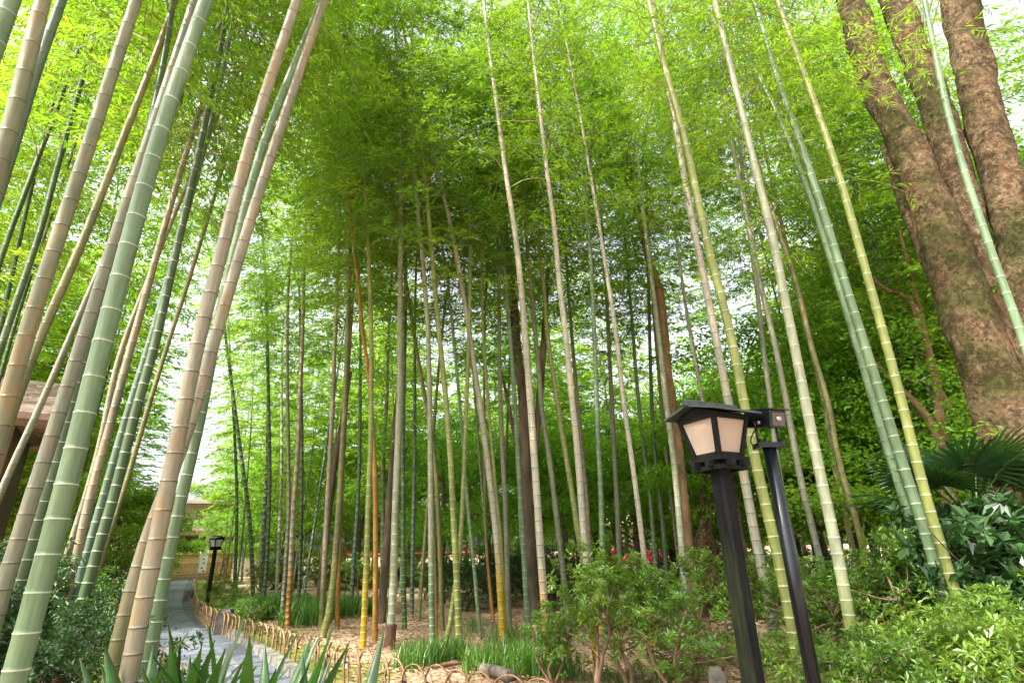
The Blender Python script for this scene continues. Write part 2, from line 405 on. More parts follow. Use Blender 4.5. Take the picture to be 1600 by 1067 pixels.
# path: edges read from the photograph, laid on the ground
RE = [gp(*p) for p in [(570, 1150), (481, 1082), (434, 1050), (386, 1016), (344, 988), (314, 965), (300, 949), (297, 934), (299, 917), (303, 906)]]
LE = [gp(*p) for p in [(215, 1150), (200, 1082), (198, 1050), (205, 1016), (213, 988), (220, 965), (228, 949), (237, 934), (246, 917), (255, 906)]]
REs, LEs = spline(RE, 0.3), spline(LE, 0.3)
def resamp(P, n):
    s = np.concatenate([[0], np.cumsum(np.linalg.norm(np.diff(P, axis=0), axis=1))])
    q = np.linspace(0, s[-1], n)
    return np.stack([np.interp(q, s, P[:, k]) for k in range(3)], 1)
NP_ = 240
Rp, Lp = resamp(REs, NP_), resamp(LEs, NP_)
# keep matching sections square to the run of the path
path_len = np.linalg.norm(np.diff((Rp + Lp) / 2, axis=0), axis=1).sum()
def strip(A, B, z):
    V = np.empty((len(A) * 2, 3)); V[0::2] = A; V[1::2] = B; V[:, 2] = z
    k = np.arange(len(A) - 1) * 2
    return V, np.stack([k, k + 2, k + 3, k + 1], 1)
V, F = strip(Rp, Lp, 0.012)
path = struct(MB().add(V, F[:, ::-1]).obj('path', M['joint']), 'winding flagstone footpath with dark joints')
# gutter of pebbles along the right edge
W_ = np.linalg.norm(Rp - Lp, axis=1)[:, None]
Gi = Rp + (Lp - Rp) / W_ * 0.42
V, F = strip(Rp, Gi, 0.022)
struct(MB().add(V, F[:, ::-1]).obj('pebble_gutter', M['pebble']), 'dark pebble strip beside the flagstones')
# flagstones: clipped cells in (along, across)
def clip(poly, a, b, c):                                   # keep a*x+b*y<=c
    out = []
    for k in range(len(poly)):
        p, q = poly[k], poly[(k + 1) % len(poly)]
        dp_, dq = a * p[0] + b * p[1] - c, a * q[0] + b * q[1] - c
        if dp_ <= 0: out.append(p)
        if dp_ * dq < 0:
            t = dp_ / (dp_ - dq); out.append((p[0] + (q[0] - p[0]) * t, p[1] + (q[1] - p[1]) * t))
    return out
def path_map(s, w):
    x = np.clip(s / path_len, 0, 1) * (NP_ - 1); k = int(min(x, NP_ - 2)); t = x - k
    r = Gi[k] * (1 - t) + Gi[k + 1] * t; l = Lp[k] * (1 - t) + Lp[k + 1] * t
    return r + (l - r) * w
wid = 2.0
seeds = []
s0 = 0.0
row = 0
while s0 < path_len:
    d = np.linalg.norm(path_map(s0, 0.5)[:2])
    cell = 0.36 + 0.012 * max(0, d - 6)
    m = max(2, round(wid / (cell * 1.25)))
    for k in range(m):
        seeds.append((s0 + random.uniform(-0.36, 0.36) * cell, (k + 0.5 + 0.5 * (row % 2) - 0.25 + random.uniform(-0.36, 0.36)) / m * wid))
    s0 += cell; row += 1
seeds = np.array(seeds)
nst = 0
order = np.argsort(seeds[:, 0])
seeds = seeds[order]
for a_i, (sx, sy) in enumerate(seeds):
    if nst >= 300: break
    poly = [(sx - 1.6, 0.02), (sx + 1.6, 0.02), (sx + 1.6, wid - 0.02), (sx - 1.6, wid - 0.02)]
    near = np.where(np.hypot(seeds[:, 0] - sx, seeds[:, 1] - sy) < 2.2)[0]
    for b_i in near:
        if b_i == a_i: continue
        vx, vy = seeds[b_i] - (sx, sy); L_ = math.hypot(vx, vy); vx /= L_; vy /= L_
        poly = clip(poly, vx, vy, vx * sx + vy * sy + L_ / 2 - 0.021)
        if len(poly) < 3: break
    if len(poly) < 3: continue
    P = np.array([path_map(max(0, p[0]), p[1] / wid) for p in poly]); c = P.mean(0)
    area = abs(sum(P[k][0] * P[(k + 1) % len(P)][1] - P[(k + 1) % len(P)][0] * P[k][1] for k in range(len(P)))) / 2
    if area < 0.01: continue
    h = 0.034 + random.uniform(-0.004, 0.006)
    top = c + (P - c) * 0.965; top[:, 2] = h + rng.normal(0, 0.0015, len(P))
    bot = P.copy(); bot[:, 2] = 0.0; midr = P.copy(); midr[:, 2] = h - 0.012
    n = len(P)
    V = np.vstack([bot, midr, top]) - np.array([c[0], c[1], 0])
    fs = []
    for lvl in (0, 1):
        for k in range(n): fs.append((lvl * n + k, lvl * n + (k + 1) % n, (lvl + 1) * n + (k + 1) % n, (lvl + 1) * n + k))
    fs.append(tuple(range(2 * n, 3 * n)))
    sgn = sum((P[k][0] - c[0]) * (P[(k + 1) % n][1] - c[1]) - (P[(k + 1) % n][0] - c[0]) * (P[k][1] - c[1]) for k in range(n))
    if sgn < 0: fs = [f[::-1] for f in fs]
    MB().add(V, fs).obj('flagstone', random.choice([M['stone'], M['stone'], M['stone2']]), path, False, (c[0], c[1], 0))
    nst += 1

# kerb of laid stones on the grove side
kerb = struct(MB().box(0, 0, -0.2, 0.05, 0.05, 0.05).obj('kerb', M['kerb'], None, False, Rp[0] + np.array([0.05, 0, 0.1])), 'low grey stone kerb between path and grove')
sk = 0.0
seg = np.concatenate([[0], np.cumsum(np.linalg.norm(np.diff(REs, axis=0), axis=1))])
def on_edge(q): return np.array([np.interp(q, seg, REs[:, k]) for k in range(3)])
kerb_mesh = MB().box(0, 0, 0.03, 0.80, 0.15, 0.17, top=(0.985, 0.86)).mesh('kerb_stone', M['kerb'], False)
kl = kerb.location
while sk + 0.8 < seg[-1]:
    a, b = on_edge(sk), on_edge(sk + 0.8)
    dv = b - a; out = np.array([dv[1], -dv[0], 0]); out = unit(out)
    c = (a + b) / 2 + out * 0.075
    o = put('kerb_stone', kerb_mesh, kerb, (c[0] - kl.x, c[1] - kl.y, random.uniform(-0.006, 0.006) - kl.z))
    o.rotation_euler = (0, 0, math.atan2(dv[1], dv[0])); o.scale = (np.linalg.norm(dv) / 0.8 * 1.0, 1, 1)
    sk += 0.815
# moss between kerb and hoop fence
tang = np.gradient(Rp, axis=0); nrm = np.stack([tang[:, 1], -tang[:, 0], tang[:, 0] * 0], 1); nrm /= np.linalg.norm(nrm, axis=1)[:, None]
wob = (0.95 + 0.25 * np.sin(np.arange(NP_) * 0.5) + rng.normal(0, 0.08, NP_))[:, None]
V, F = strip(Rp + nrm * 0.15, Rp + nrm * (0.15 + wob), 0.018)
V[1::2, 2] = -0.03
struct(MB().add(V, F).obj('moss_verge', M['moss']), 'yellow-green mossy verge beside the kerb')
nl = -nrm
V, F = strip(Lp + nl * 0.0, Lp + nl * (0.9 + wob * 0.5), 0.016)
V[1::2, 2] = -0.03
struct(MB().add(V, F[:, ::-1]).obj('grass_verge', M['moss']), 'mossy verge on the shaded side of the path')
V = np.array([(-8, 36, 0.0), (40, 36, 0.0), (40, 44, 0.0), (-8, 44, 0.0)])
struct(MB().add(V, np.array([(0, 1, 2, 3)])).obj('road', M['road']), 'pale road beyond the grove')

# fallen leaves on the floor: nobody could count them
def inside_path(x, y):
    c = (Rp + Lp) / 2; w = np.linalg.norm(Rp - Lp, axis=1) / 2
    d = np.hypot(x[:, None] - c[None, ::4, 0], y[:, None] - c[None, ::4, 1])
    return (d < w[None, ::4] + 0.25).any(1)
n = 52000
ly = 4.5 + 13 * rng.random(n) ** 1.3; lx = (rng.random(n) - 0.5) * 1.9 * (ly + 1)
ok = ~inside_path(lx, ly); lx, ly = lx[ok], ly[ok]; n = len(lx)
a = rng.uniform(0, 6.28, n)
MBL = MB().leaves(np.stack([lx, ly, 0.0 + 0.018 * rng.random(n)], 1), np.stack([np.cos(a), np.sin(a), rng.normal(0, 0.18, n)], 1),
                  np.array([0, 0, 1.0]) + rng.normal(0, 0.25, (n, 3)), rng.uniform(0.06, 0.13, n), rng.uniform(0.014, 0.03, n))
tag(MBL.obj('fallen_leaves', M['litter']), 'pale dry bamboo leaves scattered over the grove floor', 'leaf litter', kind='stuff')

# ================================================================== BAMBOO
CL = dict(green=(0.20, 0.31, 0.17), pale=(0.44, 0.47, 0.33), tan=(0.40, 0.36, 0.27), yellow=(0.62, 0.43, 0.03), orange=(0.55, 0.27, 0.05),
          ygreen=(0.31, 0.355, 0.10), dark=(0.10, 0.165, 0.075), blue=(0.16, 0.24, 0.175), olive=(0.25, 0.25, 0.10), gray=(0.31, 0.325, 0.24),
          white=(0.53, 0.50, 0.41), rust=(0.42, 0.34, 0.21), mottle=(0.30, 0.31, 0.19))
CL = {k: tuple(c * 0.60 for c in v) for k, v in CL.items()}
RING = dict(w=(0.40, 0.43, 0.34), d=(0.05, 0.038, 0.025))

def crown_mesh(seed, nb=74, Lc=9.0, leaf=0.125, width=0.023, per=9, rad=1.85):
    g = np.random.default_rng(seed)
    mb = MB(); TP, TD = [], []
    az = g.uniform(0, 6.28)
    for k in range(nb):
        f = k / (nb - 1); z = Lc * f ** 0.92
        az += math.pi + g.normal(0, 0.45)
        if k % 2: az += g.normal(0.6, 0.4)
        bl = rad * (0.55 + 1.25 * f - 1.65 * f * f + 0.06) * g.uniform(0.7, 1.2) + 0.18
        hd = np.array([math.cos(az), math.sin(az), 0])
        rise = g.uniform(0.30, 0.62); dr = g.uniform(0.35, 0.75)
        t = np.linspace(0, 1, 6)[:, None]
        P = np.array([0, 0, z]) + hd * bl * t + np.array([0, 0, 1.0]) * bl * (rise * t - dr * t ** 2)
        P[1:] += g.normal(0, 0.03, (5, 3))
        mb.tube(P, np.linspace(0.009, 0.003, 6), 3, 1, False)
        side = np.array([-hd[1], hd[0], 0])
        nt = max(4, int(per * bl * 1.15))
        for q in range(nt):
            tt = 0.22 + 0.78 * (q + g.random()) / nt
            p = P[0] + (P[-1] - P[0]) * tt; p = np.array([np.interp(tt, t[:, 0], P[:, c]) for c in range(3)])
            sg = 1 if q % 2 else -1
            d = unit(hd * g.uniform(0.5, 1.1) + side * sg * g.uniform(0.35, 1.0) + np.array([0, 0, g.normal(0.0, 0.22)]))
            ln = g.uniform(0.22, 0.5) * (1.1 - 0.4 * tt)
            m = max(5, int(ln * 34))
            s = g.random(m) ** 0.75
            sg2 = np.where(np.arange(m) % 2, 1, -1)[:, None]
            sd = unit(np.cross(d, [0, 0, 1.0]))
            TP.append(p + d * ln * s[:, None] + np.array([0, 0, -0.10]) * (s[:, None] ** 2) * ln)
            TD.append(d * g.uniform(0.5, 1.1, (m, 1)) + sd * sg2 * g.uniform(0.2, 1.0, (m, 1)) + np.array([0, 0, -1.0]) * g.uniform(-0.05, 0.55, (m, 1)))
    TP, TD = np.vstack(TP), np.vstack(TD); n = len(TP)
    U = np.array([0, 0, 1.0]) + g.normal(0, 0.42, (n, 3))
    mb.leaves(TP, TD, U, leaf * g.uniform(0.65, 1.3, n), width * g.uniform(0.7, 1.25, n), 0, g.random(n))
    return mb.mesh('crown', [M['leaf'], M['twig']], False)

CROWN = [crown_mesh(40 + k) for k in range(7)]
CROWN_SPARSE = [crown_mesh(60 + k, 56, 9.0, 0.115, 0.018, 6, 1.5) for k in range(4)]
CROWN_FAR = [crown_mesh(80 + k, 66, 9.0, 0.19, 0.040, 6, 2.0) for k in range(5)]
ring_mesh = None

def stem_mesh(C3, r0, col, low, ring, lowh, sides, g, rings=True):
    s = np.concatenate([[0], np.cumsum(np.linalg.norm(np.diff(C3, axis=0), axis=1))]); L = s[-1]
    q, nodes = g.uniform(0.03, 0.1), []
    f = r0 / 0.055
    while q < L - 0.1:
        nodes.append(q); q += (min(0.105 + 0.032 * q, 0.34) if q > 0.0 else 0.1) * (0.55 + 0.45 * f) * g.uniform(0.93, 1.07)
    u = r0 * 0.10
    S, RM, RA = [0.0], [1.06], [0.0]
    for a in nodes:
        k = 1.0
        if sides >= 8:
            for o, m, w in ((-3.2 * u, 1.0, 0), (-0.9 * u, 1.035, 0.0), (-0.55 * u, 1.05, 1), (0.35 * u, 1.05, 1), (0.8 * u, 1.0, 0.0), (3.5 * u, 0.985, 0)):
                S.append(a + o); RM.append(m); RA.append(w)
        else:
            for o, m, w in ((-1.2 * u, 1.0, 0), (-0.6 * u, 1.04, 1), (0.6 * u, 1.04, 1), (1.2 * u, 0.99, 0)):
                S.append(a + o); RM.append(m); RA.append(w)
    S.append(L); RM.append(1); RA.append(0)
    S, RM, RA = np.array(S), np.array(RM), np.array(RA)
    o = np.argsort(S, kind='stable'); S, RM, RA = S[o], RM[o], RA[o]
    P = np.stack([np.interp(S, s, C3[:, k]) for k in range(3)], 1)
    tp = S / L
    rad = r0 * (1 - 0.38 * tp - 0.52 * tp ** 3) * RM * (1 + 0.10 * np.exp(-S / 0.25))
    up_, lo_ = np.array(CL[col]), np.array(CL[low or col])
    w = np.clip((S - lowh * 0.6) / (lowh * 0.8 + 1e-6), 0, 1)[:, None]
    w = w * w * (3 - 2 * w)
    jit = np.interp(S, np.linspace(0, L, 30), g.normal(1.0, 0.08, 30))[:, None]
    c = (lo_ * (1 - w) + up_ * w) * jit
    # bloom below each node, each internode slightly different
    rc = np.array(RING[ring]); 
    if sides < 8: rc = rc * 0.6 + c.mean(0) * 0.4
    c = c * (1 - RA[:, None]) + rc * RA[:, None]
    mb = MB().tube(P, rad, sides, 0, True, {'tan': 0.55, 'mottle': 0.5, 'rust': 0.6, 'white': 0.3, 'olive': 0.35, 'gray': 0.2}.get(col, 0.06), c)
    return mb.mesh('stem', M['bamboo'], True), nodes, s, L

def add_bamboo(pts, r0, col, low=None, ring='w', label=None, group=None, H=15.0, crown=6.2, lowh=1.0, far=False, seed=0, cs=1.0, name='bamboo'):
    g = np.random.default_rng(seed + 1000)
    C3 = spline(pts, 0.12)
    # continue to the tip with a slight nod
    t = unit(C3[-1] - C3[-12]); hd = unit(np.array([g.normal(), g.normal(), 0])); P = [C3[-1]]
    Htot = max(H, C3[-1][2] + 2.5)
    while P[-1][2] < Htot and len(P) < 90:
        t = unit(t + hd * 0.012 * (len(P) / 14) + np.array([0, 0, 0.012]))
        P.append(P[-1] + t * 0.25)
    C3 = np.vstack([C3, np.array(P[1:])]) if len(P) > 1 else C3
    k = np.ones(7) / 7                                     # gentle smoothing
    if len(C3) > 20:
        Sm = np.stack([np.convolve(C3[:, a], k, 'same') for a in range(3)], 1); Sm[:4] = C3[:4]; Sm[-4:] = C3[-4:]; C3 = Sm
    B = C3[0].copy(); B[2] = 0
    root = thing(name, label, 'bamboo', (B[0], B[1], 0), group)
    d = np.hypot(B[0], B[1])
    sides = 16 if d < 6 else (10 if d < 13 else 6)
    base = C3 - B
    base[0, 2] = min(base[0, 2], -0.08)
    me, nodes, s, L = stem_mesh(base, r0, col, low, ring, lowh, sides, g)
    put('stem', me, root)
    if crown is not None:
        kc = np.argmin(abs(C3[:, 2] - min(crown, C3[-1][2] - 4)))
        a, b = C3[kc] - B, C3[-1] - B
        ax = Vector(b - a); ln = ax.length
        o = put('crown', random.Random(seed).choice(CROWN_FAR if far else (CROWN_SPARSE if d < (8.5 if B[0] > -2.5 else 5.0) else CROWN)), root, a)
        o.rotation_mode = 'QUATERNION'
        o.rotation_quaternion = Vector((0, 0, 1)).rotation_difference(ax.normalized()) @ Quaternion((0, 0, 1), g.uniform(0, 6.28))
        o.scale = (cs, cs, ln / 9.0)
    return root, C3, nodes

GRP_MID, GRP_FAR, GRP_L = 'bamboos in the fenced grove', 'bamboos deep in the grove', 'bamboos on the shaded bank'
# traced culms: colour, lower colour, ring, width px, distance (None = first point is the foot), points bottom to top, label
T = [
 # shaded bank, left of the path
 ('green', None, 'w', 33, 2.9, [(20,1067),(66,905),(113,722),(165,520),(215,330),(262,170),(320,10)], 'thick smooth grey-green bamboo with white rings rising past the dark bush'),
 ('mottle', None, 'd', 24, 3.7, [(-8,700),(20,590),(48,502),(64,450),(97,353),(128,260),(158,170),(185,83),(213,3)], 'mottled olive-brown bamboo with dark rings beside the thick grey-green one'),
 ('olive', None, 'd', 14, 5.6, [(7,680),(35,600),(52,551),(75,499),(99,447),(139,355),(173,264)], 'thin dark olive bamboo close behind the mottled brown one'),
 ('mottle', None, 'd', 24, 3.5, [(-30,360),(7,236),(21,184),(45,87),(66,3)], 'rust-streaked bamboo whose foot stays outside the picture'),
 ('blue', None, 'd', 17, 4.6, [(-15,340),(5,277),(28,215),(47,137),(62,92),(95,10)], 'bluish bamboo crossing the rust-streaked one'),
 ('green', None, 'w', 26, 3.2, [(-40,160),(3,42),(16,3)], 'pale green bamboo cut by the picture corner'),
 ('gray', None, 'd', 22, 4.3, [(0,937),(24,848),(57,758),(75,704),(94,641),(113,579),(132,523),(166,419),(187,347),(222,250),(239,201)], 'grey-green bamboo with faint dark rings left of the thick grey-green one'),
 ('dark', None, 'w', 16, 5.6, [(43,879),(64,803),(79,755),(95,714),(107,662),(121,603),(150,510)], 'dark green bamboo with white rings half hidden by the thick grey-green one'),
 ('tan', 'orange', 'd', 9, 8.2, [(113,841),(131,786),(151,717),(166,650),(181,572),(208,496),(243,409),(265,352),(316,236),(357,146)], 'tan bamboo with orange lower part behind the dark bush'),
 ('tan', 'orange', 'd', 13, 7.6, [(127,838),(139,779),(160,711),(173,662),(199,562),(222,482),(240,415)], 'thicker tan bamboo with rusty stains behind the dark bush'),
 ('blue', None, 'w', 12, 7.2, [(143,841),(172,741),(194,662),(236,530),(267,419),(284,360)], 'blue-green bamboo with white rings behind the dark bush'),
 ('dark', None, 'w', 15, 6.8, [(156,848),(187,745),(208,655),(243,537),(262,450),(290,330)], 'broad dark green bamboo beside the blue-green one'),
 ('olive', None, 'd', 8, 9.0, [(165,851),(193,769),(222,669),(260,544),(291,451),(305,405)], 'thin olive bamboo edging the open sky above the path'),
 ('tan', 'rust', 'd', 27, 3.6, [(199,1065),(210,1010),(230,906),(254,803),(275,710),(288,624),(310,530),(333,444),(355,360),(375,281),(407,168),(430,101),(463,3)], 'thick tan bamboo with orange stains and dark rings beside the path'),
 ('tan', 'olive', 'd', 23, 4.1, [(172,1061),(186,999),(206,913),(222,865),(247,790),(271,735),(296,671),(322,577),(350,482),(376,393),(402,309),(428,229),(453,158),(475,92),(500,21)], 'leaning tan bamboo crossing behind the thick orange-stained one'),
 ('green', None, 'w', 19, 4.7, [(228,1060),(237,1013),(256,900),(279,793),(302,705),(318,630),(347,471),(376,357),(399,262),(433,166),(475,66),(492,28)], 'fresh green bamboo with white rings standing against the flagstones'),
 ('dark', None, 'd', 9, 9.5, [(-20,470),(15,364),(42,295),(62,239),(81,194),(113,104)], None),
 ('dark', None, 'd', 10, 8.5, [(3,537),(28,464),(64,360),(87,270)], None),
 ('dark', None, 'd', 7, 11, [(-5,540),(21,419),(45,312)], None),
 ('dark', None, 'w', 6, 12, [(7,565),(31,482),(69,371)], None),
 ('gray', None, 'd', 10, 7.5, [(7,755),(24,714),(52,659),(73,614),(92,565)], 'short pale grey bamboo leaning in front of the brown hut'),
 # fenced grove
 ('ygreen', 'yellow', 'w', 4, None, [(358,893),(356,769),(355,690)], None),
 ('dark', None, 'w', 6, None, [(366,930),(370,803),(368,710),(362,600)], None),
 ('pale', None, 'w', 4, None, [(378,906),(378,800),(377,700)], None),
 ('dark', None, 'w', 7, None, [(396,941),(392,838),(385,769),(377,714),(362,600)], None),
 ('blue', None, 'w', 8, None, [(408,925),(413,803),(418,710),(419,560)], None),
 ('dark', None, 'w', 7, None, [(409,958),(416,893),(421,769),(421,700),(418,560)], None),
 ('pale', None, 'w', 6, None, [(432,930),(437,820),(440,734),(440,600)], None),
 ('gray', None, 'w', 7, None, [(440,972),(447,872),(451,786),(449,600)], None),
 ('tan', 'orange', 'd', 9, None, [(449,979),(454,893),(459,786),(465,710),(469,610),(473,506),(475,419)], 'slim tan bamboo with orange foot beside the tall grass'),
 ('dark', None, 'w', 6, None, [(466,958),(470,838),(472,700),(470,560)], None),
 ('tan', 'olive', 'd', 9, None, [(502,982),(509,838),(516,707),(520,627),(523,544),(527,454)], 'slim brown bamboo left of the olive one in the grove'),
 ('olive', 'ygreen', 'd', 11, None, [(503,996),(517,941),(526,844),(532,752),(540,610),(544,506),(547,385)], 'olive-yellow bamboo leaning at its foot just behind the hoops'),
 ('olive', 'orange', 'd', 7, None, [(527,979),(529,893),(533,780),(540,650)], None),
 ('blue', None, 'w', 7, None, [(548,958),(553,872),(558,803),(562,710),(563,560)], None),
 ('ygreen', 'yellow', 'w', 9.5, None, [(567,1013),(572,893),(576,769),(579,700),(580,627),(580,523),(577,419),(574,357)], 'bright yellow bamboo with green streaks nearest the hoop fence'),
 ('orange', None, 'd', 8.5, None, [(586,1003),(587,872),(586,752),(584,700),(577,593),(566,516),(561,454)], 'vivid orange bamboo beside the bright yellow one'),
 ('gray', None, 'd', 8, None, [(596,945),(598,893),(599,707),(603,650),(606,558)], None),
 ('pale', None, 'w', 12, None, [(608,1010),(615,906),(617,803),(621,710),(624,627),(625,523),(626,395)], 'thick chalky pale bamboo with a brown sheath round its foot'),
 ('dark', None, 'w', 8, None, [(632,982),(630,872),(630,760),(629,690),(632,560)], None),
 ('blue', None, 'w', 7, None, [(643,961),(646,803),(648,700),(648,560)], None),
 ('olive', None, 'w', 6, None, [(654,968),(663,855),(672,740),(680,640)], None),
 ('pale', 'green', 'w', 9.5, None, [(676,1012),(674,906),(673,803),(672,700),(671,593),(668,506),(662,419),(657,378)], 'straight pale green bamboo with white rings behind a grass clump'),
 ('olive', 'orange', 'd', 6, None, [(682,996),(680,906),(677,820),(674,700)], 'orange-footed bamboo close beside the straight pale green one'),
 ('olive', None, 'd', 8, None, [(691,982),(688,872),(683,769),(676,690),(660,600)], None),
 ('ygreen', None, 'w', 10.5, None, [(718,1016),(714,906),(709,820),(704,720),(697,627),(690,558),(683,489),(677,419),(673,374)], 'lime green bamboo with white rings crossed by a leaning one'),
 ('ygreen', None, 'w', 8, None, [(694,1010),(704,968),(713,906),(720,838),(725,734),(729,627)], 'leaning lime green bamboo crossing the upright one at knee height'),
 ('green', None, 'w', 6, None, [(751,996),(744,924),(739,865),(732,803),(724,700)], None),
 ('olive', 'orange', 'd', 5, None, [(771,968),(762,880),(758,800),(757,700)], None),
 ('white', 'yellow', 'd', 11, None, [(785,1006),(783,941),(778,865),(771,796),(760,708),(752,645),(741,575),(733,516),(724,461),(706,360),(689,288),(670,205),(656,156),(637,100)], 'tall cream bamboo with yellow foot bending far over the grove'),
 ('ygreen', 'yellow', 'w', 6, None, [(790,995),(787,924),(782,838),(775,769),(768,690)], None),
 ('gray', None, 'd', 8.5, None, [(796,986),(792,872),(789,769),(785,711),(781,593),(780,500)], None),
 ('green', None, 'w', 9, None, [(826,994),(820,893),(814,803),(809,710),(802,593),(795,506),(788,419)], 'green bamboo with white rings in front of the dark forked trunk'),
 ('white', 'orange', 'd', 13, None, [(855,1046),(851,941),(845,872),(840,786),(834,707),(830,645),(823,558),(818,489),(811,419),(805,364),(795,302),(786,239),(777,173)], 'tall pinkish-white bamboo with dark rings and ochre foot'),
 ('gray', None, 'd', 9.5, None, [(888,985),(881,906),(871,820),(863,752),(857,705),(847,645),(840,558),(835,506),(830,454)], 'grey bamboo with dark rings right of the pinkish-white one'),
 ('ygreen', 'yellow', 'w', 10, None, [(940,990),(925,925),(909,868),(899,803),(888,734),(884,711),(873,645),(863,575),(854,516),(851,461),(844,402)], 'yellow-green bamboo slanting behind the twisted shrub'),
 ('white', 'yellow', 'd', 12, None, [(938,1058),(930,1010),(920,910),(912,838),(903,710),(892,610),(884,523),(873,437),(866,350),(857,288),(843,170)], 'tall cream-white bamboo behind the twisted shrub'),
 ('tan', None, 'd', 8, None, [(930,960),(921,855),(916,769),(908,690),(900,600)], None),
 ('green', None, 'w', 9, None, [(948,1003),(941,855),(939,769),(935,700),(930,560)], None),
 ('gray', None, 'd', 9, None, [(975,962),(968,879),(965,803),(960,710),(955,610),(950,506),(944,400)], 'grey-green bamboo with dark rings beside the parked red car'),
 ('white', 'yellow', 'd', 9.5, None, [(1018,1030),(1010,906),(1003,838),(994,769),(986,707),(974,627),(965,541),(955,471),(944,402),(937,357),(916,236),(904,166),(892,104),(880,42)], 'cream bamboo with yellow foot standing before the red car'),
 ('green', None, 'w', 7.5, None, [(1033,960),(1025,899),(1017,786),(1007,709),(996,610),(988,506),(979,402)], None),
 ('dark', None, 'd', 7.5, None, [(1052,965),(1042,906),(1034,803),(1023,710),(1017,593),(1014,471)], None),
 ('pale', None, 'd', 11, None, [(1078,985),(1072,941),(1065,855),(1058,769),(1051,707),(1041,627),(1033,558),(1024,482),(1015,412),(1004,320)], 'pale green bamboo with dark rings against the straight brown trunk'),
 ('gray', None, 'd', 7, None, [(1150,985),(1120,740),(1095,614),(1088,573),(1081,538),(1070,469),(1062,410)], None),
 ('white', None, 'd', 16, None, [(1217,1036),(1206,968),(1195,913),(1185,865),(1173,803),(1161,734),(1135,614),(1117,521),(1105,462),(1095,410),(1077,322),(1063,239)], 'whitish bamboo with dark rings passing behind the near lantern'),
 ('ygreen', None, 'w', 18, 6.3, [(1250,1044),(1240,992),(1220,886),(1195,786),(1175,695),(1152,573),(1131,479),(1105,382),(1081,267),(1062,187),(1037,100),(1017,14)], 'thick yellow-green bamboo between the lantern post and camera pole'),
 ('gray', 'tan', 'd', 9, 9.5, [(1262,960),(1245,880),(1226,786),(1214,717),(1199,590),(1192,538),(1185,469),(1178,417),(1164,312),(1155,208)], 'slender grey bamboo behind the surveillance camera'),
 ('gray', 'olive', 'd', 11, None, [(1314,1012),(1302,958),(1282,879),(1271,831),(1257,776),(1244,717),(1230,635),(1209,531),(1188,444),(1172,365)], 'grey bamboo with dark rings right of the camera pole'),
 ('pale', 'ygreen', 'w', 18, 6.6, [(1337,1027),(1326,958),(1316,900),(1304,844),(1290,779),(1276,717),(1258,625),(1244,555),(1230,486),(1206,366),(1192,312),(1167,208),(1143,111),(1121,17)], 'thick pale green bamboo with lime patches right of the camera pole'),
 ('olive', 'orange', 'd', 10.5, None, [(1386,1008),(1372,948),(1358,893),(1344,838),(1332,793),(1307,710),(1296,635),(1271,555),(1244,441),(1216,361),(1195,290)], 'olive bamboo with orange foot behind the small tree-like shrub'),
 ('olive', None, 'd', 9, None, [(1357,975),(1344,913),(1332,855),(1320,803),(1300,710),(1290,640),(1266,540),(1240,430)], 'thinner olive bamboo paired with the orange-footed one'),
 ('green', None, 'd', 13, 8.2, [(1462,945),(1445,890),(1430,838),(1406,762),(1386,700),(1368,640),(1345,560)], 'grey-green bamboo close behind the broad bluish one'),
 ('green', None, 'w', 17, 7.2, [(1482,961),(1468,906),(1437,803),(1403,705),(1386,649),(1355,552),(1327,465),(1299,372),(1271,284),(1244,205),(1216,128),(1193,48)], 'broad grey-green bamboo leaning beside the yellow-green one'),
 ('ygreen', None, 'w', 16, 6.9, [(1510,979),(1496,934),(1478,879),(1444,769),(1427,700),(1400,593),(1375,503),(1351,417),(1324,319),(1296,229),(1261,128),(1230,45),(1216,3)], 'yellow-green bamboo with pale rings at the edge of the dark evergreens'),
 ('green', None, 'w', 13, 7.6, [(1640,670),(1597,524),(1563,434),(1530,337),(1507,270),(1476,156),(1455,52),(1445,3)], 'light green bamboo crossing in front of the huge mottled trunks'),
]
near_list = []
